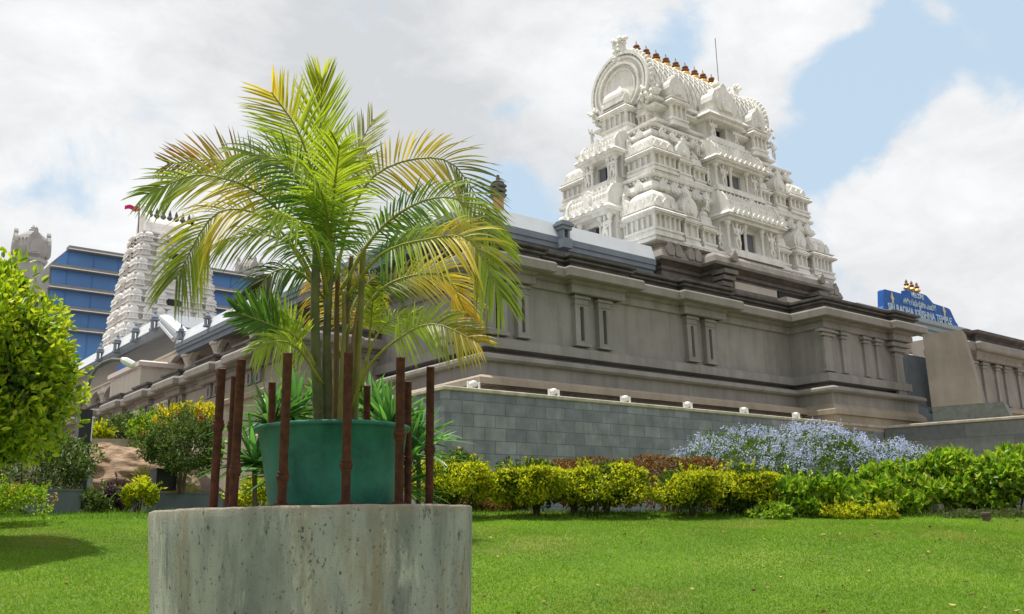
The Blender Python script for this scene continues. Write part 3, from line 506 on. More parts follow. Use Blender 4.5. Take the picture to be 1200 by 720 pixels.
m = MB(); m.box(29.2, 31.2, 20.05, 20.1, 8.4, 10.15); m.build('gate_opening', dark, gp)
m = MB(); m.box(26.5, 29.0, 19.99, 20.09, 8.4, 10.1); m.build('gate_panel', cream, gp)
Mg = face(0, 3.3)
for u in (-2.7, 3.05):
    m = MB(); m.box(u-.22, u+.22, 0, .3, 8.5, 9.5, Mg)
    for q in range(4): m.box(u-.22-.05*q, u+.22+.05*q, 0, .32+.1*q, 9.55+.2*q, 9.7+.2*q, Mg)
    m.build('corbel', gopstone, gp)
def tier(z0, z1, ox, oy, fb, lb, sc, doors, nkuta=1.5):
    H = z1-z0; ax, ay = ox-.75*sc, oy-.75*sc
    m = MB(); m.box(GC[0]-ax, GC[0]+ax, GC[1]-ay, GC[1]+ay, z0, z1); m.build('tier_body', gopm, gp)
    z = lambda f: z0+f*H
    m = MB(); m.sweep(rect(ax, ay), [(.0, z0), (.66*sc, z0), (.70*sc, z(.03)), (.66*sc, z(.055)), (.0, z(.06))], closed=True, cap=False)
    m.sweep(rect(ax, ay), [(0, z(.40)), (.3*sc, z(.42)), (.36*sc, z(.46)), (.1*sc, z(.49)), (0, z(.49))], closed=True, cap=False); m.build('tier_plinth', gopm, gp)
    m = MB(); m.sweep(rect(ax, ay), [(0, z(.715)), (.06, z(.74)), (.22*sc, z(.76)), (.30*sc, z(.79)), (.27*sc, z(.84)), (.14*sc, z(.90)), (.08*sc, z(.91)), (.08*sc, z(.94)), (.24*sc, z(.95)), (.27*sc, z(.97)), (.27*sc, z(.995)), (-.3, z(.998))], closed=True, cap=False); m.build('tier_cornice', gopm, gp)
    m = MB()
    for k, hh, ln in ((0, ay, ax), (1, ax, ay), (3, ax, ay), (2, ay, ax)):
        n = int(ln*2/.58)
        for i in range(n):
            u = -ln+ln*2*(i+.5)/n; m.prism(flame(.36*sc, H*.17, u, z(.755)), .20*sc, .36*sc, face(k, hh)); m.prism(flame(.20*sc, H*.09, u, z(.77)), .36*sc, .39*sc, face(k, hh)); m.lathe([(.05, 0), (.06, .05), (.02, .14)], 6, face(k, hh) @ Matrix.Translation((u+.3, .2, z(.90))))
            m.box(u-.07, u+.07, .1, .22, z(.67), z(.71), face(k, hh))
        nd = int(ln*2/.15)
        for i in range(nd):
            u = -ln+ln*2*(i+.5)/nd; m.box(u-.04, u+.04, .05*sc, .19*sc, z(.915), z(.94), face(k, hh)); m.box(u-.035, u+.035, 0, .07*sc, z(.685), z(.715), face(k, hh)); m.box(u-.03, u+.03, 0, .24*sc, z(.395), z(.415), face(k, hh)); m.box(u-.04, u+.04, .6*sc, .685*sc, z(.0), z(.018), face(k, hh))
    m.build('leaf_band', gopm, gp)
    kw = nkuta*sc
    for sx in (-1, 1):
        for sy in (-1, 1):
            if sy > 0 and sx > 0: continue
            Mk = face(0, 0) ; Mk = Matrix(((1, 0, 0, GC[0]+sx*(ox-kw/2)), (0, -1, 0, GC[1]+sy*(oy-kw/2)), (0, 0, 1, 0), (0, 0, 0, 1)))
            aedicule(Mk, 0, kw, kw/2, z0+.05*H, z(.77), 'kuta', gp, 'corner_pavilion', back=kw/2)
    Mf = face(0, ay); free = ox-kw-fb/2
    for s in (-1, 1):
        aedicule(Mf, s*(fb/2+free*.74), .82*sc, .66*sc, z0+.05*H, z(.74), 'panjara', gp, 'arched_pavilion')
        aedicule(Mf, s*(fb/2+free*.27), .78*sc, .56*sc, z0+.05*H, z(.68), 'plain', gp, 'small_pavilion')
    for s in (-1, 1):
        statue(gp, Mf, s*(fb/2+free*.27), .50*sc, z(.60), H*.22, 0 if s > 0 else 1); statue(gp, Mf, s*(fb/2+free*.50), .16*sc, z(.06), H*.30, 0 if s < 0 else 1); statue(gp, Mf, s*(fb/2+.08), .55*sc, z(.10), H*.26, 0 if s > 0 else 1)
    Ml = face(1, ax); fr2 = oy-kw-lb/2
    for s in (-1, 1): aedicule(Ml, s*(lb/2+fr2*.5), max(.5, fr2*.8), .6*sc, z0+.05*H, z(.72), 'panjara', gp, 'arched_pavilion')
    Mr_ = face(3, ax)
    for s in (-1, 1): aedicule(Mr_, s*(lb/2+fr2*.5), max(.5, fr2*.8), .6*sc, z0+.05*H, z(.72), 'panjara', gp, 'arched_pavilion')
    # middle bays with doors
    for Mm, bw, dp, dw, kk in ((Mf, fb, .95*sc, doors[0], 0), (Ml, lb, 1.15*sc, doors[1], 1), (Mr_, lb, 1.0*sc, doors[1], 3)):
        m = MB(); m.box(-bw/2, bw/2, 0, dp, z0, z(.06), Mm); m.box(-bw/2+.05, bw/2-.05, 0, dp-.06, z(.06), z(.11), Mm); m.box(-bw/2, -dw/2-.02, 0, dp-.42*sc, z(.11), z(.5), Mm); m.box(dw/2+.02, bw/2, 0, dp-.42*sc, z(.11), z(.5), Mm)
        m.box(-bw/2-.02, bw/2+.02, 0, dp+.02, z(.5), z(.545), Mm); m.box(-bw/2-.14, bw/2+.14, 0, dp+.16, z(.545), z(.575), Mm); m.box(-bw/2-.18, bw/2+.18, 0, dp+.2, z(.575), z(.625), Mm, tx=.1, ty=.1); m.box(-bw/2-.02, bw/2+.02, 0, dp, z(.625), z(.66), Mm)
        m.box(-dw/2-.02, dw/2+.02, 0, dp-.42*sc, z(.44), z(.5), Mm)
        for s in (-1, 1):
            for q in (dw/2+.1, bw/2-.12):
                m.lathe([(.08, 0), (.08, .06), (.055, .08), (.055, H*.26), (.09, H*.29), (.05, H*.31), (.12, H*.36), (.12, H*.39)], 8, Mm @ Matrix.Translation((s*q, dp-.16*sc, z(.11))))
        nb_ = int(bw/.3)
        for q in range(nb_): uu = -bw/2+bw*(q+.5)/nb_; m.prism(flame(.17, H*.075, uu, z(.58)), dp+.12, dp+.215, Mm)
        for s in (-1, 1): m.box(s*bw/2-.02, s*bw/2+.02, .05, dp-.4*sc, z(.12), z(.16), Mm)
        m.build('middle_bay', gopm, gp)
        m = MB(); m.box(-dw/2, dw/2, .02, dp-.6*sc, z(.11), z(.44), Mm); m.build('doorway', dark, gp)
        m = MB(); m.box(dw/2*.15, dw/2, dp-.6*sc, dp-.52*sc, z(.11), z(.44), Mm); m.build('door_leaf', mat('grey_door', (.16, .16, .19), .6) if 'grey_door' not in bpy.data.materials else bpy.data.materials['grey_door'], gp)
        for s in (-1, 1): statue(gp, Mm, s*(dw/2+(bw-dw)*.25+.02), dp-.12*sc, z(.10), H*.40/1.2, 0 if s < 0 else 1)
        shala(Mm, bw*.98, dp*.92, z(.66), H*.27, gp)
tier(11.22, 13.98, 5.5, 2.98, 3.3, 2.3, 1.0, (.85, .9))
tier(13.98, 16.22, 4.85, 2.52, 3.0, 1.9, .9, (.8, .7), 1.5)
# third storey: neck with corner finials, small middle bays
z0, z1 = 16.22, 17.75
m = MB(); m.box(GC[0]-3.2, GC[0]+3.2, GC[1]-1.25, GC[1]+1.25, z0, z1); m.build('tier_body', gopm, gp)
m = MB(); m.sweep(rect(3.2, 1.25), [(0, z0), (.62, z0), (.66, z0+.08), (.60, z0+.16), (.35, z0+.18), (.35, z0+.34), (.50, z0+.36), (.55, z0+.44), (.4, z0+.52), (.1, z0+.54), (.1, z0+.95), (.3, z0+.98), (.45, z0+1.06), (.45, z0+1.14), (.2, z0+1.22), (.2, z0+1.32), (.38, z0+1.36), (.4, z0+1.48), (-.2, z0+1.5)], closed=True, cap=False); m.build('tier_cornice', gopm, gp)
M3 = face(0, 1.25)
for u, w_ in ((-2.55, .95), (2.55, .95)):
    aedicule(M3, u, w_, .75, z0+.3, z0+2.45, 'panjara', gp, 'arched_pavilion')
m = MB(); m.box(-1.0, 1.0, 0, 1.0, z0, z0+.25, M3); m.box(-.95, -.36, 0, .6, z0+.25, z0+1.0, M3); m.box(.36, .95, 0, .6, z0+.25, z0+1.0, M3); m.box(-1.1, 1.1, 0, 1.0, z0+1.0, z0+1.14, M3); m.box(-1.25, 1.25, 0, 1.15, z0+1.14, z0+1.28, M3, tx=.08, ty=.08); m.box(-1.05, 1.05, 0, .95, z0+1.28, z0+1.45, M3); m.build('middle_bay', gopm, gp)
m = MB(); m.box(-.36, .36, 0, .3, z0+.25, z0+1.0, M3); m.build('doorway', dark, gp)
for s in (-1, 1): statue(gp, M3, s*.72, .82, z0+.2, .72, 0 if s < 0 else 1)
m = MB(); zc_ = z0+1.45; m.prism(flame(1.5, 1.35, 0, zc_), .2, .95, M3); m.prism(flame(1.15, 1.0, 0, zc_+.04), .95, 1.02, M3); m.prism(flame(.6, .55, 0, zc_+.06), 1.02, 1.1, M3); m.lathe([(.12, 0), (.2, .08), (.16, .2), (.08, .28), (.02, .42)], 8, M3 @ Matrix.Translation((0, .6, zc_+1.3)))
for t in np.linspace(.2, math.pi-.2, 13): m.lathe([(.03, 0), (.07, .04), (.02, .12)], 5, M3 @ Matrix.Translation((-.74*math.cos(t), .6, zc_+.2+.9*math.sin(t))))
m.build('arched_dormer', gopm, gp)
for sx, k in ((-1, 1), (1, 3)):
    Me = face(k, 3.2); aedicule(Me, 0, 1.35, 1.0, z0+.25, z0+2.35, 'kuta', gp, 'end_pavilion')
    for u, w_ in ((-1.0, .5), (1.0, .5)): aedicule(Me, u, w_, .5, z0+.2, z0+1.7, 'panjara', gp, 'arched_pavilion')
m = MB()
for sx in (-1, 1):
    for sy in (-1, 1):
        M_ = Matrix.Translation((GC[0]+sx*3.5, GC[1]+sy*1.55, z1-.02)); m.lathe([(.16, 0), (.24, .08), (.26, .2), (.16, .34), (.22, .42), (.1, .55), (.03, .7)], 7, M_)
        for q in range(7): a = q*math.pi*2/7; m.lathe([(.05, 0), (.08, .05), (.02, .16)], 5, M_ @ Matrix.Translation((.22*math.cos(a), .22*math.sin(a), .12+.1*(q % 2))))
        for lv, (ex, ey, zz) in enumerate(((4.85, 2.5, 16.2), (5.4, 2.9, 13.95))): pass
m.build('corner_finial', gopm, gp)
# small guardian figures and leaf tufts seated on the corners of each cornice
for (ex, ey, zz, s) in ((3.72, 1.75, 16.74, .62),):
    for sx, sy, k in ((-1, 1, 1), (1, -1, 0)):
        Mx = Matrix(((1, 0, 0, GC[0]+sx*ex), (0, -1, 0, GC[1]+sy*ey), (0, 0, 1, 0), (0, 0, 0, 1))); statue(gp, Mx, 0, 0, zz, s, k)
# barrel roof
def horseshoe(r, zc, zb, n=28, k=1.0):
    a0 = math.asin(min(.95, (zc-zb)/r)); return [(r*math.cos(t), zc+r*math.sin(t)*k) for t in np.linspace(-a0, math.pi+a0, n)]
MX = Matrix(((0, 1, 0, GC[0]), (1, 0, 0, GC[1]), (0, 0, 1, 0), (0, 0, 0, 1)))   # local x -> world Y, y -> world X
ZC = 18.55
m = MB(); m.prism(horseshoe(1.5, ZC, 17.72), -3.55, 3.55, MX); hs = horseshoe(1.52, ZC, 17.72, 40)
for j in range(-26, 27):
    for sg in (-1, 1):
        pts = []
        for i, (a, b) in enumerate(hs):
            x = j*.3+sg*(i-20)*.085
            if -3.4 < x < 3.4: pts.append((a, x, b))
        if len(pts) > 2: m.tube(pts, .022, 4, MX)
m.build('barrel_roof', gopm, gp)
m = MB(); m.box(GC[0]-3.4, GC[0]+3.4, GC[1]-.22, GC[1]+.22, ZC+1.44, ZC+1.6); m.build('ridge', gopm, gp)
for s in (-1, 1):
    m = MB(); A = 3.5
    m.prism(horseshoe(1.58, ZC-.02, 17.6, 36, .98), *sorted((s*A, s*(A+.22))), MX)
    for r, w_, o_ in ((1.58, .12, .34), (1.38, .08, .32), (1.12, .09, .36), (.86, .06, .30)):
        h1 = horseshoe(r, ZC-.02, max(17.62, ZC-.02-r*.8), 36, .98); h2 = horseshoe(r-w_, ZC-.02, max(17.62, ZC-.02-(r-w_)*.8), 36, .98)
        nn = len(h1); y0, y1 = s*(A+.2), s*(A+o_); v = [(a, y1, b) for a, b in h1]+[(a, y1, b) for a, b in h2]+[(a, y0, b) for a, b in h1]+[(a, y0, b) for a, b in h2]
        m.add(v, [(i, i+1, nn+i+1, nn+i) for i in range(nn-1)]+[(i, i+1, 2*nn+i+1, 2*nn+i) for i in range(nn-1)]+[(nn+i, nn+i+1, 3*nn+i+1, 3*nn+i) for i in range(nn-1)], MX)
    for a, b in horseshoe(1.61, ZC-.02, 17.55, 34, .98): m.lathe([(.05, -.09), (.10, -.03), (.10, .04), (.04, .11)], 6, MX @ Matrix.Translation((a, s*(A+.12), b)))
    for a, b in horseshoe(1.46, ZC-.02, 17.6, 30, .98): m.box(a-.035, a+.035, *sorted((s*(A+.22), s*(A+.3))), b-.035, b+.035, MX)
    for sg in (-1, 1):
        for q in range(12): t = random.uniform(-.2, .9); m.lathe([(.04, 0), (.09, .05), (.05, .12), (.01, .17)], 5, MX @ Matrix.Translation((sg*random.uniform(1.15, 1.75), s*(A+.25+random.uniform(0, .2)), 17.6+t*.6)))
    m.build('gable', gopm, gp)
    m = MB(); zt = ZC+1.62
    for q in range(80):
        a = random.uniform(0, 6.28); r = random.uniform(.05, .42)*(1 if q < 28 else .7); m.lathe([(.05, -.05), (.10, 0), (.08, .07), (.02, .14)], 6, MX @ Matrix.Translation((r*math.cos(a), s*(A+.15)+.6*r*math.sin(a), zt-.5+random.uniform(0, 1.15))))
    m.lathe([(.18, -.5), (.2, -.2), (.13, .0), (.26, .16), (.24, .42), (.12, .52), (.04, .66)], 8, MX @ Matrix.Translation((0, s*(A+.12), zt-.1))); m.build('lion_crest', gopm, gp)
for i, px in enumerate((746, 757.5, 769, 780.5, 792, 803, 814, 824, 834)):
    q = at(px, 58.5+i*4.75, 1, GC[1]); M_ = Matrix.Translation((q[0], GC[1], ZC+1.70))
    m = MB(); m.lathe([(.10, 0), (.07, .06), (.06, .14), (.16, .19), (.20, .25), (.16, .31), (.06, .35)], 12, M_, 0); m.lathe([(.06, .35), (.17, .38), (.18, .42), (.07, .46), (.13, .50), (.14, .55), (.07, .61), (.03, .67), (.012, .78)], 12, M_, 1)
    m.build('kalasam', [kalm, kald], gp)
rp = at(842, 97, 1, GC[1]+.2); m = MB(); m.tube([tuple(rp-np.array([0, 0, 1.2])), tuple(at(838, 45, 1, GC[1]+.2))], .018, 6); m.build('lightning_rod', steel, gp)
# ------------------------------------------------------------------ right gate, sign, pier and second building
rb = empty('gate_annex', (37, 17.0, 4.6), 'grey plastered temple building at the right edge beyond the sloping pier, with slim pilasters', 'building')
RY = 16.3
rpth = [(35.4, 17.6), (35.4, RY), (39.6, RY), (39.6, RY+.5), (52, RY+.5)]
m = MB(); m.sweep(rpth, [(0, 4.5), (0, 8.0), (-.4, 8.0)]); m.build('wall', plaster, rb)
m = MB(); m.sweep(rpth, [(.55, 4.5), (.55, 5.0), (.3, 5.1), (.3, 5.5), (.4, 5.55), (.4, 5.65), (.12, 5.7), (.12, 5.8), (0, 5.82)]); m.build('base_moulding', plaster_lt, rb)
zf = .05
jr = [(35.4, 17.6), (35.4, RY), (35.9, RY), (35.9, RY-.2), (39.6, RY-.2), (39.6, RY+.3), (52, RY+.3)]
m = MB(); m.sweep(jr, [(0, 7.5), (.1, 7.52), (.12, 7.7), (.2, 7.8), (.1, 7.83)]); m.build('frieze', plaster, rb)
m = MB(); m.sweep(jr, [(.2, 7.8), (.45, 7.78), (.5, 7.84), (.5, 8.05), (.44, 8.13), (.3, 8.16), (-.3, 8.16)]); m.build('cornice', bpy.data.materials['cornice_plaster'], rb)
m = MB(); m.sweep(jr, [(.2, 8.165), (.2, 8.36), (.3, 8.42), (.42, 8.46), (.42, 8.58), (-.35, 8.6), (-.35, 8.0)]); m.build('parapet', plaster_dk, rb)
MRb = Matrix(((1, 0, 0, 0), (0, -1, 0, RY), (0, 0, 1, 0), (0, 0, 0, 1)))
for x in (1144, 1156, 1171, 1181, 1196): slim(at(x, 450, 1, RY-.1)[0], MRb, 5.85, 7.5, .3, rb)
pr = empty('granite_pier', (32.5, 15.2, 4.6), 'plain tapering grey pier with white paint drips beside the entrance, under the blue sign', 'pier')
b0 = at(1088, 492, 2, 4.62); d1 = dR; d2 = np.array([.95, .31])
b0 = np.array([31.9, 15.6, 4.6])
def quadp(o, l, w, z): return [(o[0]+d1[0]*a+d2[0]*b, o[1]+d1[1]*a+d2[1]*b, z) for a, b in ((0, 0), (l, 0), (l, w), (0, w))]
pb = at(1092, 478, 1, 15.6); pt_ = at(1083, 391, 1, 15.6); pl_ = 1.25
def pier(o, z0, z1, l0, l1, w0, w1, name, mt):
    m = MB(); a = quadp(o, l0, w0, z0); sh = np.array([0, 0]); b = quadp((o[0], o[1]), l1, w1, z1); m.add(a+b, [(0, 1, 2, 3), (7, 6, 5, 4), (0, 4, 5, 1), (1, 5, 6, 2), (2, 6, 7, 3), (3, 7, 4, 0)]); return m.build(name, mt, pr)
pierm = mat('pier_plaster', (.25, .22, .185), .9, .14, 1.2, streak=.35, bump=.003, grime=(.36, .34, .31))
pier(pb, 5.3, 7.86, 1.6, 1.25, 1.1, 1.0, 'shaft', pierm); pier(pb, 4.6, 5.295, 2.4, 2.2, 1.6, 1.5, 'base_block', mat('green_granite', (.13, .145, .13), .75, .2, 5, bump=.002))
# stepped plinth ends beside the opening
st = empty('entrance_steps', (33, 17.5, 4.6), 'stepped grey stone cheek wall inside the entrance gap, left of the pier', 'stairs')
m = MB(); zc1 = at(1072, 417, 1, 18.2)[2]
m.box(32.3, 36.5, 18.2, 18.4, 4.6, zc1)
for i in range(4): m.box(33.0, 33.9-.12*i, 16.9+.25*i, 18.2, 4.6+.5*i, 5.1+.5*i)
for i in range(5): m.box(34.0, 35.3, 17.0+.24*i, 18.2, 4.6+.3*i, 4.9+.3*i)
m.build('cheek_wall', planterm, st)
sg = empty('temple_sign', (33.2, 19.0, 9.2), 'blue stepped temple name board above the entrance with three gold pots on top', 'sign')
SY = 18.4
s0 = at(1038, 365, 1, SY); s1 = at(1124, 384, 1, SY); s2 = at(1042, 340.5, 1, SY); SX0, SX1 = s0[0], s1[0]; zb_ = at(1080, 374.5, 1, SY)[2]; zt_ = s2[2]
w_ = SX1-SX0; hgt = zt_-zb_
pl = [(SX0-.05*w_, zb_-.0), (SX1+.0, zb_), (SX1-.02*w_, zb_+.2*hgt), (SX1-.04*w_, zb_+.28*hgt), (SX1-.10*w_, zb_+.83*hgt), (SX1-.13*w_, zb_+.88*hgt), (SX0+.66*w_, zb_+.93*hgt), (SX0+.64*w_, zb_+1.0*hgt), (SX0+.58*w_, zb_+1.22*hgt), (SX0+.55*w_, zb_+1.25*hgt), (SX0+.31*w_, zb_+1.25*hgt), (SX0+.31*w_, zb_+1.0*hgt), (SX0+.02*w_, zb_+hgt), (SX0, zb_+.93*hgt), (SX0-.02*w_, zb_+.2*hgt)]
m = MB(); m.prism(pl, SY, SY+.25); m.build('board', bluesign, sg)
lettm = mat('pale_lettering', (.42, .55, .66), .6, .1, 5); goldm = mat('gold_emblem', (.6, .52, .32), .5, .1, 5)
def text(body, x, z, size, wmax, mt):
    cu = bpy.data.curves.new('t', 'FONT'); cu.body = body; cu.size = size; cu.align_x = 'CENTER'; cu.align_y = 'CENTER'; cu.extrude = .012; cu.offset = .012
    to = bpy.data.objects.new('t', cu); C.objects.link(to); dg = bpy.context.evaluated_depsgraph_get(); me = bpy.data.meshes.new_from_object(to.evaluated_get(dg)); bpy.data.objects.remove(to)
    if len(me.vertices) == 0: return
    co = np.zeros(len(me.vertices)*3); me.vertices.foreach_get('co', co); co = co.reshape(-1, 3); k = min(1e9, wmax/(co[:, 0].max()-co[:, 0].min()))
    co[:, 0] *= k; q = np.c_[x+co[:, 0], SY-.02-co[:, 2], z+co[:, 1]]; me.vertices.foreach_set('co', q.ravel()); me.materials.append(mt)
    o = bpy.data.objects.new('lettering', me); C.objects.link(o); setp(o, sg)
text('SRI RADHA KRISHNA TEMPLE', SX0+.46*w_, zb_+.22*hgt, .46*hgt, .86*w_, lettm)
text('WELCOME', SX0+.44*w_, zb_+1.06*hgt, .30*hgt, .17*w_, lettm)
text('\u0cb6\u0ccd\u0cb0\u0cc0 \u0cb0\u0cbe\u0ca7\u0cbe \u0c95\u0cc3\u0cb7\u0ccd\u0ca3 \u0cae\u0c82\u0ca6\u0cbf\u0cb0', SX0+.46*w_, zb_+.66*hgt, .36*hgt, .44*w_, lettm)
for fx in (.1, .80):
    m = MB(); x = SX0+fx*w_; z = zb_+.42*hgt; m.prism([(x+a*.5*hgt, z+b*.5*hgt) for a, b in ((-.12, 0), (.1, 0), (.14, .35), (.3, .5), (.12, .62), (.1, .78), (.0, 1.0), (-.1, .78), (-.13, .6), (-.28, .7), (-.2, .45), (-.1, .3))], SY-.03, SY-.003); m.build('emblem', goldm, sg)
for i in range(3):
    m = MB(); M_ = Matrix.Translation((SX0+(.355+.07*i)*w_, SY+.12, zb_+1.25*hgt)) @ Matrix.Scale(.75, 4); m.lathe([(.12, 0), (.06, .06), (.17, .14), (.19, .2), (.14, .27), (.05, .31)], 10, M_, 0); m.lathe([(.05, .31), (.13, .36), (.14, .42), (.05, .48), (.08, .55), (.02, .68)], 10, M_, 1); m.build('kalasam', [kalm, kald], sg)
gt = empty('entrance_canopy', (34, 19, 8.2), 'pale stepped lintel and cream pillars of the entrance under the blue sign', 'gateway')
m = MB(); m.sweep([(31.5, SY+.05), (SX1+.6, SY+.05)], [(-.3, zb_-.62), (0, zb_-.6), (.0, zb_-.42), (.1, zb_-.38), (.1, zb_-.22), (.22, zb_-.18), (.24, zb_-.01), (-.3, zb_-.005)]); m.build('lintel', mat('pale_blue_moulding', (.36, .43, .46), .8, .08), gt)
for px in (1081, 1049):
    p_ = at(px, 400, 1, SY+1.2); m = MB(); m.box(p_[0]-.42, p_[0]+.42, SY+.9, SY+1.5, 4.6, zb_-.5); m.build('pillar', cream, gt)
m = MB(); m.box(31.0, SX1+2, SY+1.75, SY+2.0, zb_-.9, zb_-.45); m.box(28.8, 32.4, 19.9, 24, 8.3, 9.55); m.build('beam', cream, gt)
m = MB(); m.sweep([(29.0, 30), (29.0, 19.6), (33.6, 19.6)], [(0, 9.55), (.1, 9.56), (.12, 9.75), (-.5, 9.95), (-3, 10.0)]); m.build('roof_slab', cream, gt)
# ------------------------------------------------------------------ floodlights
fpx = (555, 649, 733, 806, 872, 933, 985)
def floodlight(x, label):
    r = empty('floodlight', (x, 16.95, 4.72), label, 'floodlight', 'floodlights on the retaining wall coping')
    m = MB(); M_ = Matrix.Translation((x, 16.95, 4.84)) @ Matrix.Rotation(math.radians(-100), 4, 'X') @ Matrix.Scale(.66, 4)
    m.lathe([(.05, -.13), (.10, -.11), (.13, -.04), (.14, .05), (.15, .1), (.12, .11)], 14, M_); m.build('housing', metalw, r, smooth=False)
    m = MB(); m.lathe([(.11, .10), (.11, .112)], 14, M_); m.build('lens', glassd, r)
    m = MB(); m.box(x-.17, x-.145, 16.92, 16.98, 4.72, 4.9); m.box(x+.145, x+.17, 16.92, 16.98, 4.72, 4.9); m.box(x-.17, x+.17, 16.92, 16.98, 4.72, 4.735); m.build('bracket', metalw, r)
    return r
ordn = ['first', 'second', 'third', 'fourth', 'fifth', 'sixth', 'seventh']
fl0 = None
for i, x in enumerate(fpx):
    xx = at(x, 456+i*6.5, 1, 16.95)[0]; lab = f'small white floodlight on the stone wall, {ordn[i]} along from the wall corner near the palm'
    if fl0 is None: fl0 = floodlight(xx, lab); x00 = xx
    else:
        r = fl0.copy(); C.objects.link(r); r.location.x = xx; r['label'] = lab
        for ch in list(fl0.children): c = ch.copy(); C.objects.link(c); c.parent = r; c.matrix_parent_inverse = ch.matrix_parent_inverse.copy()
# ------------------------------------------------------------------ far left: blue office block, white shikhara tower, domes
bb = empty('office_block', (32, 100, 2), 'large blue glazed office block with grey ledges behind the white tower', 'building')
BY = 100; L_ = 20.2; R_ = 42.2
lv = [31.15]+[at(150, y, 1, BY)[2] for y in (322, 345, 368, 391)]+[18.0]
m = MB(); m.add([(L_, BY+.6, 0), (R_+3, BY+.6, 0), (R_+3, BY+.6, 26), (R_, BY+.6, 30.9), (L_+1.3, BY+.6, 30.95), (L_-.2, BY+.6, 29.2), (L_, BY+20, 0), (R_+3, BY+20, 0), (R_+3, BY+20, 26), (R_, BY+20, 30.9), (L_+1.3, BY+20, 30.95), (L_-.2, BY+20, 29.2)], [(0, 1, 2, 3, 4, 5), (11, 10, 9, 8, 7, 6)]+[(i, i+6, (i+1) % 6+6, (i+1) % 6) for i in range(6)]); m.build('wall', grey, bb)
for i in range(5):
    zt = lv[i]-.42; zb = lv[i+1]+.12 if i < 4 else 18.6
    f = MB(); f.add([(L_+(0 if i else .1), BY+.4, zb), (R_+(2.4-(31-zb)*-.0 if i else 0), BY+.4, zb), (R_+(1 if i else -.6), BY+.4, zt), (L_+(0 if i else 1.2), BY+.4, zt)]+[(L_+(0 if i else .1), BY+.6, zb), (R_+(2.4 if i else 0), BY+.6, zb), (R_+(1 if i else -.6), BY+.6, zt), (L_+(0 if i else 1.2), BY+.6, zt)], [(0, 1, 2, 3), (7, 6, 5, 4), (0, 4, 5, 1), (1, 5, 6, 2), (2, 6, 7, 3), (3, 7, 4, 0)]); g_ = f.build('glazing', bluegl, bb)
    f = MB()
    for q in range(9): x = L_+1.4+q*2.5; f.box(x, x+.05, BY+.33, BY+.4, zb, zt)
    f.build('mullion', mat('blue_mullion', (.08, .22, .48), .5) if 'blue_mullion' not in bpy.data.materials else bpy.data.materials['blue_mullion'], g_)
    f = MB(); f.box(L_+(1.2 if i == 0 else -.3), R_+(0 if i == 0 else 1.6), BY-.5, BY+.6, zt+.02, zt+.4); f.build('ledge', grey, bb)
    f = MB(); f.box(L_+(1.2 if i == 0 else -.3), R_+(0 if i == 0 else 1.6), BY-.56, BY-.5, zt+.02, zt+.12); f.build('white_trim', metalw, bb)
farm = mat('white_stucco_far', (.72, .71, .69), .85, .1, 1.2, streak=.3, grime=(.45, .43, .41))
TYF = 62.0; tl = at(141, 395, 1, TYF); tr = at(265, 368, 1, TYF); tcx = (tl[0]+tr[0])/2+.1; thw = (tr[0]-tl[0])/2; TC = (tcx, TYF+3.0)
sk = empty('white_tower', (TC[0], TC[1], 4), 'distant white sculpted tower with a flag on top, in front of the blue office block', 'tower')
zb = 13.2; ztop = at(165, 262, 1, TYF+2.6)[2]-.8; nt_ = 8
zz = [zb+(ztop-zb)*(1-(1-i/nt_)**1.12) for i in range(nt_+1)]
for i in range(nt_):
    f = i/nt_; hw = thw*(1-.36*f)-.12; hd = hw*.72; z0, z1 = zz[i], zz[i+1]; H = z1-z0; m = MB()
    m.box(TC[0]-hw+.5, TC[0]+hw-.5, TC[1]-hd+.5, TC[1]+hd-.5, z0+.003, z1-.01)
    m.sweep(rect(hw-.45, hd-.45, TC), [(0, z0), (.42, z0), (.42, z0+.1*H), (.1, z0+.14*H), (.1, z0+.42*H), (.4, z0+.46*H), (.44, z0+.54*H), (.2, z0+.6*H), (.12, z0+.84*H), (.4, z0+.88*H), (.42, z0+.98*H), (-.3, z1)], closed=True, cap=False)
    m.build('storey', farm, sk)
    m = MB()
    for k, h_, ln in ((0, hd, hw), (1, hw, hd), (3, hw, hd)):
        Mf = face(k, h_-.35, TC); n = max(5, int(ln*2/.95)); n += (n+1) % 2
        for j in range(n):
            u = -ln+.4+(2*ln-.8)*j/(n-1); cw = .34 if j != n//2 else .6
            if k == 0 and j == n//2 and i in (1, 3, 6): continue
            m.box(u-cw, u+cw, 0, .5, z0+.1*H, z0+.16*H, Mf); m.box(u-cw*.8, u+cw*.8, 0, .38, z0+.16*H, z0+.42*H, Mf); m.box(u-cw*1.1, u+cw*1.1, 0, .52, z0+.42*H, z0+.52*H, Mf, tx=.05, ty=.05)
            for sg_ in (-1, 0, 1): m.box(u+sg_*cw*.7-.04, u+sg_*cw*.7+.04, .38, .44, z0+.16*H, z0+.42*H, Mf)
            if j % 2 == 0: dome(m, Mf, u, .22, z0+.52*H, cw*1.6, H*.42)
            else: m.prism(flame(cw*1.6, H*.42, u, z0+.52*H), .1, .45, Mf)
    m.build('pavilion_row', farm, sk)
    if i in (1, 3, 6):
        Mf = face(0, hd-.35, TC); m = MB(); m.box(-.42, .42, .3, .34, z0+.12*H, z0+.5*H, Mf); m.build('doorway', dark, sk)
hw = thw*(1-.36)-.3; m = MB(); Mt = Matrix(((0, 1, 0, TC[0]), (1, 0, 0, TC[1]), (0, 0, 1, 0), (0, 0, 0, 1))); pr_ = horseshoe(.95, ztop+.5, ztop-.1, 18); m.prism(pr_, -hw*.85, hw*.85, Mt)
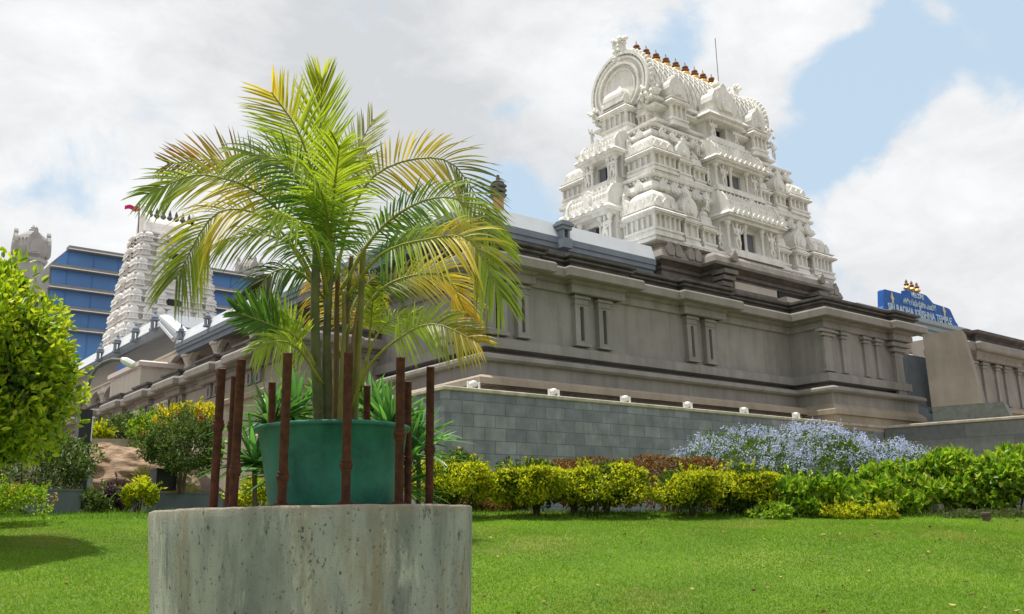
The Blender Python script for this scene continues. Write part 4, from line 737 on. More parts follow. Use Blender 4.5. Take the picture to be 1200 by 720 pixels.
for s in (-1, 1): m.prism(horseshoe(1.15, ztop+.5, ztop-.1, 18, 1.1), *sorted((s*hw*.85, s*(hw*.85+.3))), Mt); m.prism(flame(.7, 1.1, 0, ztop+1.5), *sorted((s*hw*.85, s*(hw*.85+.25))), Mt)
m.build('barrel_roof', farm, sk)
for i in range(7):
    m = MB(); m.lathe([(.1, 0), (.06, .1), (.22, .3), (.1, .5), (.12, .6), (.02, .9)], 8, Matrix.Translation((TC[0]-hw*.72+i*hw*.24, TC[1], ztop+1.4))); m.build('kalasam', plaster_dk, sk)
fpz = at(163, 262, 1, TC[1])
m = MB(); m.tube([(fpz[0], TC[1], fpz[2]-1.5), tuple(at(163.5, 238, 1, TC[1]))], .05, 6); m.build('flagpole', steel, sk)
flg = MB(); q0 = at(163.5, 241, 1, TC[1]); n_ = 8
vv = []
for i in range(n_+1):
    t = i/n_; x = q0[0]-t*1.0; y = TC[1]+.12*math.sin(t*7)-.1*t; z = q0[2]-.25*t-.05*math.sin(t*6); vv += [(x, y, z), (x, y+.02, z-.42*(1-.35*t))]
flg.add(vv, [(2*i, 2*i+2, 2*i+3, 2*i+1) for i in range(n_)]); flg.build('flag', mat('magenta_flag', (.55, .02, .12), .7), sk, fix=False)
def far_dome(px0, px1, pt, pb, Y, label):
    a = at(px0, pb, 1, Y); b = at(px1, pb, 1, Y); c = at((px0+px1)/2, pt, 1, Y); cx = (a[0]+b[0])/2; r = (b[0]-a[0])/2; zb = (a[2]+b[2])/2-.6*r; H = c[2]-zb
    e_ = empty('domed_shrine', (cx, Y+r, 2), label, 'shrine'); M_ = Matrix.Translation((cx, Y+r, zb)); K = H/2.3
    m = MB(); m.lathe([(r*.8, -12), (r*.85, 0)], 8, M_); m.lathe([(r*1.02, -.4), (r*1.05, -.2), (r*.8, 0)], 8, M_, a0=.39); m.build('base', farm2, e_)
    m = MB(); m.lathe([(r*.78, 0), (r*.96, H*.12), (r*1.0, H*.3), (r*.95, H*.5), (r*.78, H*.68), (r*.48, H*.82), (r*.2, H*.88), (r*.16, H*.92)], 24, M_)
    for k in range(24): a_ = k*math.pi/12; m.lathe([(r*.07, 0), (r*.07, H*.05), (0.01, H*.1)], 5, M_ @ Matrix.Translation((r*.95*math.cos(a_), r*.95*math.sin(a_), H*.5)))
    m.build('dome', farm2, e_)
    m = MB()
    for k in range(4): Mk = M_ @ Matrix.Rotation(k*math.pi/2, 4, 'Z'); m.prism(flame(r*.9, H*.85, 0, H*.05), -r*1.08, -r*.85, Mk); m.prism(flame(r*.55, H*.5, 0, H*.1), -r*1.13, -r*1.08, Mk)
    m.build('arched_niche', farm2, e_)
    m = MB(); m.lathe([(r*.2, H*.88), (r*.26, H*.92), (r*.12, H*.96), (r*.16, H*1.0), (.02, H*1.1)], 10, M_); m.build('finial', farm2, e_)
farm2 = mat('grey_stucco_far', (.36, .35, .34), .9, .12, 1)
far_dome(20, 61, 262, 288, 75, 'grey domed shrine far off, above the round lime tree at the left')
far_dome(284, 312, 297, 322, 118, 'grey domed shrine half hidden behind palm fronds right of the blue block')
# cream stair box and blue notice on the wing roof
cb = at(165, 424, 0, 13.2); cx0, cy0, cz0 = cb
bx_ = empty('stair_housing', (14, cy0, 7), 'small cream box room with a rounded coping on the wing roof', 'building')
m = MB(); m.box(13.25, 16.5, cy0+.05, cy0+5, 7.0, cz0-.25); m.build('wall', cream, bx_)
m = MB(); m.sweep([(13.2, cy0+5), (13.2, cy0), (16.6, cy0)], [(.0, cz0-.25), (.12, cz0-.2), (.12, cz0), (0, cz0+.08), (-.5, cz0+.1)]); m.build('coping', mat('pink_coping', (.62, .55, .50), .8, .05), bx_)
q = at(133, 468, 0, 14.3); q2 = at(154, 430, 0, 14.3)
bs = empty('notice_board', (14.3, q[1], 7), 'blue notice board with rounded top beside the cream box room', 'board')
m = MB(); Mq = Matrix(((0, -1, 0, 14.3), (1, 0, 0, 0), (0, 0, 1, 0), (0, 0, 0, 1)))
m.box(q2[1], q2[1]+2.6, 0, .12, 7.0, q2[2], Mq); m.box(q2[1]+.3, q2[1]+2.3, .02, .1, q2[2], q2[2]+.35, Mq); m.build('board', bluesign, bs)
m = MB(); m.box(q2[1]+.5, q2[1]+1.3, .13, .16, 7.0, q2[2]-1.0, Mq); m.build('opening', dark, bs)
# ------------------------------------------------------------------ left garden: planters, boulders, lamp
def gp_at(px, D, dz=0.0):
    p = P(px, 600, D); return np.array([p[0], p[1], float(gz(p[0], p[1]))+dz])
def boxcam(name, label, cat, px0, px1, py0, py1, D, depth, mt, extra=None, under=.6):
    """box whose front runs parallel to the long wall (world X), placed by its front corners"""
    a = P(px0, py0, D); b = at(px1, py0+(0), 1, a[1]); zlo = P(px0, py1, D)[2]
    e_ = empty(name, (a[0], a[1], zlo), label, cat); m = MB(); m.box(a[0], b[0], a[1], a[1]+depth, zlo-under, a[2]-.03); m.build('box', mt, e_)
    m = MB(); m.sweep([(a[0], a[1]+depth), (a[0], a[1]), (b[0], a[1]), (b[0], a[1]+depth)], [(-.07, a[2]-.03), (.012, a[2]-.03), (.012, a[2]), (-.07, a[2])], closed=True, cap=False); m.build('rim', mt, e_)
    m = MB(); m.box(a[0]+.06, b[0]-.06, a[1]+.06, a[1]+depth-.06, a[2]-.029, a[2]-.02); m.build('soil', soil, e_); return e_, a, b
boxcam('planter_box', 'low grey concrete planter box beside the lantana, left of the purple plant', 'planter', 40, 96, 573, 612, 14.6, .7, planterm)
boxcam('planter_box', 'low grey concrete planter box under the red flowering shrub', 'planter', 173, 262, 577, 606, 16.4, 1.2, planterm)
boxcam('planter_wall', 'long low brown planter wall in the background between the two grey boxes', 'planter', 90, 180, 571, 600, 18.0, .4, mat('brown_wall', (.16, .12, .10), .9, .2))
boxcam('stone_slab', 'small pale violet grey stone block in front of the boulders', 'block', 95, 110, 552, 572, 17.0, .4, mat('pale_block', (.26, .25, .27), .9, .15))
bkp, a_, b_2 = boxcam('black_pot', 'square black plastic pot standing on the right grey planter', 'pot', 184, 208, 549, 575, 16.6, .38, blackm, under=0)
def boulder(px, py, D, r, sx, sz, label, seed):
    p = P(px, py, D); rr = np.random.default_rng(seed); m = bpy.data.meshes.new('boulder'); import bmesh
    b = bmesh.new(); bmesh.ops.create_icosphere(b, subdivisions=5, radius=1)
    ph = rr.random((14, 3))*6; fr = rr.normal(size=(14, 3))*np.array([2.2]*3); am = .045/np.linspace(1, 3, 14)
    for v in b.verts:
        c = np.array(v.co); d = 1+sum(am[i]*math.sin(float(c @ (fr[i]*(1+i*.35)))+ph[i, 0]) for i in range(14)); q_ = max(-1, min(1, c[2])); st_ = .018*math.sin(c[2]*19+c[0]*3.1+math.sin(c[1]*5)*1.5)+.02*abs(math.sin(c[0]*6+c[1]*4+c[2]*9)); v.co = (c[0]*d*sx*r*(1+st_), c[1]*d*r*(1+st_), c[2]*d*sz*r)
    b.to_mesh(m); b.free(); m.materials.append(rockm); m.polygons.foreach_set('use_smooth', [True]*len(m.polygons)); o = bpy.data.objects.new('boulder', m); C.objects.link(o); o.location = p; o.rotation_euler = (rr.normal()*.1, rr.normal()*.12, .68+rr.normal()*.2); tag(o, label, 'rock', 'boulders on the garden bank')
boulder(152, 560, 20, 1.05, 1.25, .62, 'largest tan boulder in the middle of the garden bank', 3)
boulder(120, 536, 20.5, .55, 1.3, .5, 'smaller rounded tan boulder lying above the left end of the largest one', 5)
boulder(190, 562, 20.5, .7, 1.0, .7, 'brown boulder half hidden behind the red flowering shrub', 8)
boulder(112, 566, 21, .6, 1.4, .5, 'low brown boulder behind the small stone block', 9)
bw = empty('curved_kerb', tuple(P(125, 524, 22)), 'curved pale concrete rim above the boulders below the green shrubs', 'kerb')
m = MB(); c_ = P(128, 523, 23.5); pts = [(c_[0]+2.0*math.cos(t), c_[1]+2.0*math.sin(t)) for t in np.linspace(math.pi*.9, math.pi*1.95, 22)]
m.sweep(pts, [(0, c_[2]-.9), (0, c_[2]), (-.18, c_[2]), (-.18, c_[2]-.9)]); m.build('rim', mat('kerb_concrete', (.30, .27, .21), .9, .2, 4), bw)
m = MB(); pb_ = P(150, 540, 25); m.lathe([(3.2, -2.4), (2.9, -.6), (2.0, .2), (.01, .5)], 20, Matrix.Translation((c_[0]+.2, c_[1]+.4, c_[2]-.6))); o = m.build('garden_bank', soil, smooth=True); tag(o, kind='structure')
lp = empty('street_lamp', tuple(gp_at(91, 17)), 'curved arm street lamp on a black post behind the round tree', 'street lamp')
z_ = gp_at(91, 17)[2]; lx, ly = P(92, 572, 17)[:2]
m = MB(); m.box(lx-.11, lx+.11, ly-.11, ly+.11, z_-.3, P(92, 478, 17)[2]); m.build('post', blackm, lp)
arc = [(92, 480), (97, 470), (101, 458), (107, 441), (113, 431), (121, 425), (131, 421.5), (143, 422)]
m = MB(); m.tube([tuple(P(x, y, 17)) for x, y in arc], .034, 8); m.build('arm', steel, lp)
m = MB(); A, B = P(142, 421, 17), P(158, 429, 17); d_ = B-A; m.tube([tuple(A), tuple(A+d_*.3), tuple(A+d_*.9), tuple(B)], [.04, .075, .07, .03], 8); m.build('lamp_head', metalw, lp)
wp_ = empty('sign_post', tuple(gp_at(99, 17.6)), 'narrow white post just right of the black lamp post', 'post')
m = MB(); a = P(98, 575, 17.6); m.box(a[0]-.06, a[0]+.06, a[1]-.03, a[1]+.03, a[2]-.3, P(98, 488, 17.6)[2]); m.box(a[0]-.08, a[0]+.08, a[1]-.05, a[1]+.05, P(98, 488, 17.6)[2], P(98, 486, 17.6)[2]); m.build('post', metalw, wp_)
# small things in the lawn
p = gp_at(1098, 14.9); o_ = empty('marker_stone', tuple(p), 'small pale square stone at the edge of the lawn by the grey green ground cover', 'stone'); m = MB(); m.box(p[0]-.1, p[0]+.1, p[1]-.1, p[1]+.1, p[2]-.05, p[2]+.13, tx=.02, ty=.02); m.build('block', coping, o_)
p = gp_at(1155, 13.6); o_ = empty('lawn_peg', tuple(p), 'short brown wooden peg standing in the lawn at the right', 'peg'); m = MB(); m.lathe([(.06, -.1), (.06, .08), (.07, .09), (.07, .12), (.05, .14)], 9, Matrix.Translation(Vector(p))); m.build('peg', bark, o_)
# ------------------------------------------------------------------ concrete pedestal, rods, pot
PC = P(371, 597, 6.0); PZ = float(PC[2]); PR = 1.015
pd = empty('concrete_pedestal', (PC[0], PC[1], .3), 'big round stained grey concrete pedestal in the foreground carrying the green pot', 'pedestal')
m = MB(); n = 128; prof = [(PR*1.005, -.2), (PR*1.003, PZ-.5), (PR, PZ-.03), (PR-.006, PZ-.008), (PR-.02, PZ), (.01, PZ+.004)]
prof = [(PR*1.004, z) for z in np.linspace(-.2, PZ-.06, 14)]+[(PR+.001, PZ-.015), (PR-.002, PZ-.004), (PR-.008, PZ-.0005), (PR-.2, PZ), (.01, PZ+.003)]
m.lathe(prof, n, Matrix.Translation((PC[0], PC[1], 0)))
m.v = [(PC[0]+(x-PC[0])*(1-.055*max(0, PZ-z))+RT[0]*.03*(PZ-z), PC[1]+(y-PC[1])*(1-.055*max(0, PZ-z))+RT[1]*.03*(PZ-z), z) for x, y, z in m.v]; v = m.v; rr = np.random.default_rng(2)
m.v = [(x+(.006*math.sin(9*math.atan2(y-PC[1], x-PC[0])+z*3)+.004*math.sin(31*math.atan2(y-PC[1], x-PC[0]))), y+.004*math.sin(23*math.atan2(y-PC[1], x-PC[0])+z*5), z+((.001*math.sin(13*math.atan2(y-PC[1], x-PC[0]))+.0012*rr.normal()) if z > PZ-.04 and math.hypot(x-PC[0], y-PC[1]) > .9 else 0)) for x, y, z in v]
def pedestal_mat():
    mt = bpy.data.materials.new('stained_pedestal_concrete'); mt.use_nodes = True; t = mt.node_tree; n = t.nodes.new; l = t.links.new; b = t.nodes['Principled BSDF']; b.inputs['Roughness'].default_value = .92; b.inputs['Specular IOR Level'].default_value = .2
    geo = n('ShaderNodeNewGeometry')
    def noise(sc, det, ro, st=(1, 1, 1), loc=(0, 0, 0)):
        mp = n('ShaderNodeMapping'); l(geo.outputs['Position'], mp.inputs[0]); mp.inputs['Scale'].default_value = st; mp.inputs['Location'].default_value = loc
        z = n('ShaderNodeTexNoise'); l(mp.outputs[0], z.inputs[0]); z.inputs['Scale'].default_value = sc; z.inputs['Detail'].default_value = det; z.inputs['Roughness'].default_value = ro; return z.outputs[0]
    def mixc(f, a, c):
        x = n('ShaderNodeMixRGB'); l(f, x.inputs[0]); (l(a, x.inputs[1]) if not isinstance(a, tuple) else setattr(x.inputs[1], 'default_value', (*a, 1))); x.inputs[2].default_value = (*c, 1); return x.outputs[0]
    def rng_(f, a, c, hi):
        x = n('ShaderNodeMapRange'); l(f, x.inputs[0]); x.inputs[1].default_value = a; x.inputs[2].default_value = c; x.inputs[4].default_value = hi; return x.outputs[0]
    c = mixc(rng_(noise(1.6, 6, .6), .35, .65, 1), (.30, .315, .305), (.40, .40, .37))
    c = mixc(rng_(noise(3.2, 8, .7, (1, 1, .18)), .45, .60, .8), c, (.17, .185, .18))
    c = mixc(rng_(noise(2.3, 8, .7, (1, 1, .12), (4, 2, 0)), .53, .63, .7), c, (.25, .20, .13))
    c = mixc(rng_(noise(5, 8, .7, (1, 1, .2), (9, 5, 3)), .54, .64, .9), c, (.50, .49, .44))
    c = mixc(rng_(noise(9, 12, .8, (1, 1, .4), (1, 7, 2)), .585, .65, .9), c, (.05, .052, .045))
    c = mixc(rng_(noise(42, 5, .65, (1, 1, .7), (2, 1, 1)), .61, .66, .9), c, (.06, .06, .05))
    sx = n('ShaderNodeSeparateXYZ'); l(geo.outputs['Position'], sx.inputs[0]); e_ = n('ShaderNodeMath'); e_.operation = 'ADD'; l(sx.outputs[2], e_.inputs[0]); nn_ = n('ShaderNodeMath'); nn_.operation = 'MULTIPLY'; l(noise(6, 5, .6, (1, 1, .1)), nn_.inputs[0]); nn_.inputs[1].default_value = .16; l(nn_.outputs[0], e_.inputs[1])
    c = mixc(rng_(e_.outputs[0], PZ+.015, PZ+.085, .55), c, (.30, .23, .16))
    l(c, b.inputs['Base Color'])
    ad = n('ShaderNodeMath'); ad.operation = 'ADD'; l(noise(14, 10, .75, (1, 1, .45), (1, 7, 2)), ad.inputs[0]); l(noise(70, 5, .7), ad.inputs[1]); bp = n('ShaderNodeBump'); bp.invert = True; bp.inputs['Strength'].default_value = .7; bp.inputs['Distance'].default_value = .012; l(ad.outputs[0], bp.inputs['Height']); l(bp.outputs[0], b.inputs['Normal'])
    return mt
m.build('drum', pedestal_mat(), pd, smooth=True)
def rod(xb, yt, xt, D, yc, label, twin=False):
    p = P(xb, 592, D); p[2] = PZ; top = P(xt, yt, D*.995); r = empty('rusty_rod', tuple(p), label, 'rod', 'rusty iron rods round the green pot')
    d = top-p; L = np.linalg.norm(d); q = lambda t: tuple(p+d*t); m = MB(); m.tube([q(0), q(1)], .0265, 14); m.build('shaft', rust, r, smooth=False)
    m = MB(); t = (P(xt, yc, D)[2]-p[2])/(top[2]-p[2]); h = .015/L
    m.tube([q(t-2.4*h), q(t-2*h), q(t-1.0*h), q(t-.6*h), q(t+.6*h), q(t+1*h), q(t+2*h), q(t+2.4*h)], [.027, .033, .033, .038, .038, .033, .033, .027], 10); m.build('collar', rust, r)
    m = MB(); m.tube([tuple(p), tuple(p+np.array([0, 0, .010]))], .075, 14); m.tube([tuple(p+np.array([0, 0, .009])), tuple(p+np.array([0, 0, .02]))], .04, 6); m.build('base_flange', rust, r)
rod(250, 432, 260, 5.75, 499, 'leftmost rusty rod, leaning, with collar half way up')
rod(268, 441, 276, 5.9, 500, 'shorter rusty rod just behind the second one from the left')
rod(273, 421, 283, 5.45, 552, 'second rusty rod from the left, overlapping a shorter one, collar low down')
rod(330, 414, 337.5, 5.22, 559, 'rusty rod in front of the left side of the green pot')
rod(405, 413, 408.5, 5.22, 545, 'rusty rod in front of the middle of the green pot')
rod(467.5, 419, 469.5, 5.5, 509, 'rusty rod in front of the right edge of the green pot')
rod(503, 430, 504.5, 6.0, 527, 'rightmost rusty rod, standing clear of the pot')
rod(318, 448, 319, 6.72, 540, 'rusty rod rising behind the left side of the pot')
rod(429.5, 452, 430, 6.78, 540, 'rusty rod rising behind the pot right of the palm stems')
rod(478, 447, 478, 6.5, 540, 'short rusty rod just behind the one at the right edge of the pot')
CPx = P(389, 594, 6.02); RZ = float(P(389, 489, 5.5)[2])
pt2 = empty('green_pot', (CPx[0], CPx[1], PZ), 'round green plastic pot holding the palm, ringed by rusty rods', 'pot')
m = MB(); H = RZ-PZ
pr_ = [(.30, .004), (.395, .008), (.405, .03), (.43, H*.35), (.465, H*.7), (.490, H*.95), (.494, H*.955), (.512, H*.96), (.514, H*1.0), (.505, H*1.012), (.485, H), (.47, H*.85), (.1, H*.85)]
m.lathe(pr_, 72, Matrix.Translation((CPx[0], CPx[1], PZ)))
m.v = [(CPx[0]+(x-CPx[0])*(1+.012*math.sin(5*math.atan2(y-CPx[1], x-CPx[0])+z*11)+.008*math.sin(13*math.atan2(y-CPx[1], x-CPx[0])-z*17)), CPx[1]+(y-CPx[1])*(1+.014*math.sin(4*math.atan2(y-CPx[1], x-CPx[0])+z*9)), z) for x, y, z in m.v]
m.build('body', potm, pt2, smooth=True)
m = MB(); m.lathe([(.47, 0), (.3, .03), (.01, .04)], 32, Matrix.Translation((CPx[0], CPx[1], PZ+H*.85+.002))); m.build('soil', soil, pt2)
# ------------------------------------------------------------------ palm
def pigment_mat(name, trans=.45, rough=.42):
    mt = bpy.data.materials.new(name); mt.use_nodes = True; t = mt.node_tree; n = t.nodes.new; l = t.links.new; b = t.nodes['Principled BSDF']; b.inputs['Roughness'].default_value = rough; b.inputs['Specular IOR Level'].default_value = .45
    a = n('ShaderNodeAttribute'); a.attribute_name = 'pigment'; geo = n('ShaderNodeNewGeometry'); mr = n('ShaderNodeMapRange'); l(geo.outputs['Random Per Island'], mr.inputs[0]); mr.inputs[3].default_value = .75; mr.inputs[4].default_value = 1.3
    mm = n('ShaderNodeMixRGB'); mm.blend_type = 'MULTIPLY'; mm.inputs[0].default_value = 1; l(a.outputs['Color'], mm.inputs[1]); l(mr.outputs[0], mm.inputs[2]); l(mm.outputs[0], b.inputs['Base Color'])
    g = n('ShaderNodeMixRGB'); g.blend_type = 'MULTIPLY'; g.inputs[0].default_value = 1; l(mm.outputs[0], g.inputs[1]); g.inputs[2].default_value = (1.9, 1.8, .8, 1)
    tr = n('ShaderNodeBsdfTranslucent'); l(g.outputs[0], tr.inputs[0]); ms = n('ShaderNodeMixShader'); ms.inputs[0].default_value = trans; l(b.outputs[0], ms.inputs[1]); l(tr.outputs[0], ms.inputs[2]); l(ms.outputs[0], t.nodes['Material Output'].inputs[0]); return mt
palmm = pigment_mat('palm_leaflets', .5)
GR, YG, YE, OR, BR, DR = (.07, .16, .025), (.24, .32, .035), (.50, .40, .05), (.42, .24, .04), (.12, .07, .035), (.34, .36, .27)
def ribbons(p0, d0, nrm, L, Wd, droop, col, name, m, parent, seg=6, curl=0.0):
    """many narrow leaf blades at once: p0, d0, nrm (n,3); L, Wd, droop (n,); col (n,3) or (n,2,3) base and tip"""
    n = len(p0); t = np.linspace(0, 1, seg+1); L = L[:, None, None]; T = t[None, :, None]
    c = p0[:, None]+d0[:, None]*L*T+np.array([0, 0, -1.])*(droop[:, None, None]*L*T**2)+nrm[:, None]*(curl*L*np.sin(T*math.pi))
    tg = unit(np.gradient(c, axis=1)); s = unit(np.cross(tg, nrm[:, None]+0*tg)); w = Wd[:, None, None]*(np.sin(np.clip(T*.93+.07, 0, 1)*math.pi)**.55)*(1-.55*T)*.5
    no = np.cross(s, tg); A = c+s*w+no*w*.35; B = c-s*w+no*w*.35; k = 3*(seg+1); V = np.stack([A, c, B], 2).reshape(-1, 3)
    i = np.arange(n)[:, None, None]*k+np.arange(seg)[None, :, None]*3; F = np.concatenate([i+[0, 1, 4, 3], i+[1, 2, 5, 4]], 1).reshape(-1, 4)
    if col.ndim == 2: cc = np.repeat(col, k, 0)
    else: tt = np.repeat(t, 3)[None, :, None]**1.5; cc = (col[:, 0][:, None]*(1-tt)+col[:, 1][:, None]*tt).reshape(-1, 3)
    return np_mesh(name, V, F, m, parent, col=cc, smooth=True)
def spline(pts, n):
    pts = np.array(pts, float); pts = np.vstack([2*pts[0]-pts[1], pts, 2*pts[-1]-pts[-2]]); o = []; m_ = len(pts)-3
    for u in np.linspace(0, m_-1e-6, n):
        i = int(u); t = u-i; a, b, c, d = pts[i:i+4]; o.append(.5*((2*b)+(-a+c)*t+(2*a-5*b+4*c-d)*t*t+(-a+3*b-3*c+d)*t**3))
    return np.array(o)
rachm = mat('palm_rachis', (.26, .27, .04), .5, .2, 6, trans=.1)
pl = empty('areca_palm', (CPx[0], CPx[1], RZ-.07), 'tall areca palm with yellow green arching fronds in the green pot', 'palm')
def mixcol(a, b, t): return np.array(a)*(1-t)+np.array(b)*t
def frond_(ctrl, L=.40, n=42, cols=(GR, YG), t0=.25, up=.35, ang=(62, 28), droop=.28, sides=(1, 1), W_=.026, tips=None, toward=1.0):
    pts = spline([P(*c) for c in ctrl], 60); seg = np.linalg.norm(np.diff(pts, axis=0), axis=1); s = np.r_[0, np.cumsum(seg)]; s /= s[-1]
    m = MB(); idx = np.linspace(0, 59, 16).astype(int); m.tube([tuple(pts[i]) for i in idx], [.0105*(1-.8*i/59)+.0015 for i in idx], 6); rc = m.build('frond', rachm, pl, smooth=True)
    P0 = []; D0 = []; NR = []; LL = []; WW = []; DD = []; CC = []
    for k in range(n):
        t = t0+(1-t0)*(k+.3*random.random())/n; f = (t-t0)/(1-t0); i = min(58, int(np.searchsorted(s, t))); p = pts[i]; T = unit(pts[min(59, i+1)]-pts[max(0, i-1)])
        cam_ = unit(np.array([0, 0, EYE])-p); nr = unit(cam_*toward+np.array([0, 0, up])); nr = unit(nr-T*nr.dot(T)); Sd = np.cross(T, nr)
        for sg, on in ((1, sides[0]), (-1, sides[1])):
            if not on or random.random() < .02: continue
            a = math.radians(ang[0]*(1-f)+ang[1]*f+random.uniform(-5, 5)); d = unit(T*math.cos(a)+Sd*sg*math.sin(a)+nr*random.uniform(-.05, .30))
            P0.append(p); D0.append(d); NR.append(unit(nr+.25*rng.normal(size=3))); LL.append(L*on*(math.sin(math.pi*min(1, .12+f*.80))**.6)*random.uniform(.9, 1.08)); WW.append(W_*random.uniform(.8, 1.1)); DD.append(droop*random.uniform(.7, 1.5))
            if len(cols) == 2: c = mixcol(cols[0], cols[1], min(1, max(0, f+random.uniform(-.2, .2))))
            else:
                g = min(.999, max(0, f+random.uniform(-.06, .06)))*(len(cols)-1); c = mixcol(cols[int(g)], cols[int(g)+1], g-int(g))
            tip = c*.75+np.array(tips if tips else c)*.25 if not tips else mixcol(c, tips, .7*random.random()); CC.append((c, tip))
    ribbons(np.array(P0), np.array(D0), np.array(NR), np.array(LL), np.array(WW), np.array(DD), np.array(CC), 'leaflets', palmm, rc)
c0 = 6.02
stm = mat('palm_stem', (.05, .065, .03), .65, .4, 7, col2=(.13, .14, .055), streak=.3); stm2 = mat('palm_stem_brown', (.10, .07, .035), .7, .3, 6, col2=(.2, .13, .05)); stm3 = mat('palm_crownshaft', (.10, .11, .03), .5, .25, 5, col2=(.2, .18, .04))
for i, (c, r, mt) in enumerate((([(374, 500, 5.9), (371, 440, 5.88), (369, 370, 5.9), (371, 300, 5.95), (377, 250, 6)], .031, stm), ([(384, 500, 5.95), (382, 430, 5.95), (385, 350, 5.97), (390, 290, 6)], .027, stm),
        ([(393, 500, 6.1), (394, 420, 6.1), (395, 350, 6.1), (397, 300, 6.1)], .018, stm2), ([(402, 500, 6.15), (405, 420, 6.15), (408, 350, 6.15), (412, 300, 6.1)], .018, stm2), ([(414, 500, 6.0), (418, 430, 6), (423, 350, 6), (426, 290, 6.03)], .024, stm3),
        ([(398, 500, 5.85), (400, 450, 5.85), (403, 400, 5.9), (403, 340, 5.95)], .016, stm3), ([(388, 500, 6.2), (386, 420, 6.25), (381, 350, 6.25), (380, 300, 6.2)], .016, stm2), ([(408, 500, 5.9), (411, 440, 5.9), (415, 390, 5.95), (424, 340, 6.05)], .013, stm2))):
    q = spline([P(*a) for a in c], 40); m = MB(); m.tube([tuple(a) for a in q], [r*(1.12-.35*j/39)*(1+.10*(j % 5 == 0)) for j in range(40)], 12); m.build('stem', mt, pl, smooth=True)
F_ = lambda ctrl, L, n, cols, t0=.25, **kw: frond_(ctrl, L, int(n*1.3), cols, t0, **{'W_': .0175, **kw})
# upright and arching fronds, each drawn out from the crown in depth as well as sideways
F_([(386, 330, 6), (382, 250, 6.05), (376, 170, 6.1), (377, 92, 6.1)], .40, 46, (GR, YG, YG, (.30, .33, .05)), .30, ang=(52, 14), droop=.05)
F_([(384, 330, 6), (374, 240, 5.9), (352, 160, 5.8), (318, 108, 5.75)], .40, 44, (GR, YG, YG, YE), .30, ang=(66, 34), droop=.10)
F_([(380, 330, 6), (362, 240, 5.75), (330, 190, 5.6), (282, 180, 5.5)], .40, 44, (GR, GR, YG), .25, up=.8, droop=.4)
F_([(378, 320, 6), (340, 235, 6.2), (270, 190, 6.3), (196, 192, 6.4)], .34, 44, (YG, GR, OR, BR), .35, ang=(62, 30), droop=.05, sides=(.9, .9), tips=BR)
F_([(375, 330, 6), (320, 240, 5.7), (240, 205, 5.6), (172, 228, 5.5)], .31, 46, (GR, YE, YG, (.16, .24, .04)), .32, up=.6, droop=.25)
F_([(372, 340, 6), (320, 262, 6), (255, 250, 5.9), (205, 328, 5.8)], .36, 44, (YG, YE, YG, (.13, .17, .06)), .32, up=.8, droop=.5)
F_([(375, 345, 6), (345, 290, 6.1), (300, 275, 6.1), (250, 290, 6.1)], .24, 30, (GR, YG), .3, up=.9, droop=.55, tips=BR)
F_([(386, 330, 6), (396, 245, 6.2), (412, 190, 6.5), (437, 140, 6.7)], .32, 34, (GR, (.2, .25, .06), DR, DR), .35, ang=(40, 22), droop=.05, W_=.014)
F_([(392, 330, 6), (412, 250, 6.1), (440, 205, 6.15), (490, 186, 6.2), (535, 196, 6.2), (575, 262, 6.15)], .34, 56, (GR, YE, YE, (.17, .2, .08), (.14, .18, .08), (.14, .18, .08)), .35, up=.5, ang=(72, 24), droop=.25)
F_([(400, 340, 6), (440, 275, 5.9), (490, 238, 5.8), (540, 236, 5.7), (585, 290, 5.6)], .32, 50, (GR, GR, YG, YG, YG), .3, up=.6, droop=.4)
F_([(405, 350, 6), (445, 300, 5.7), (495, 282, 5.5), (550, 282, 5.4), (590, 350, 5.3)], .32, 54, (GR, YG, YE, YG, YG), .3, up=.6, ang=(66, 22), droop=.42)
F_([(410, 390, 6), (445, 340, 6.2), (490, 322, 6.3), (525, 328, 6.35), (548, 372, 6.4)], .30, 40, (GR, YE, YE, OR), .32, up=.6, droop=.3)
F_([(409, 484, 5.95), (432, 430, 5.8), (470, 395, 5.6), (510, 380, 5.5), (562, 402, 5.35)], .26, 42, (YG, YG, (.2, .2, .03), YE), .5, up=.5, ang=(70, 30), droop=.3)
F_([(412, 480, 6.1), (430, 420, 6.2), (452, 380, 6.3), (490, 368, 6.4)], .20, 22, (YG, YG), .62, up=.6, droop=.4)
F_([(411, 486, 6.1), (428, 440, 6.2), (434, 385, 6.2), (438, 340, 6.2)], .16, 16, (YG, YG), .7, up=.6)
F_([(376, 440, 5.9), (350, 398, 5.75), (320, 382, 5.6), (278, 366, 5.55)], .25, 30, (YG, GR, GR), .38, up=.25, ang=(84, 26), droop=.02, sides=(1, .75), W_=.027)
F_([(378, 450, 5.9), (350, 410, 5.6), (325, 400, 5.4), (300, 410, 5.3)], .20, 22, (YG, YG), .4, up=.5, droop=.5)
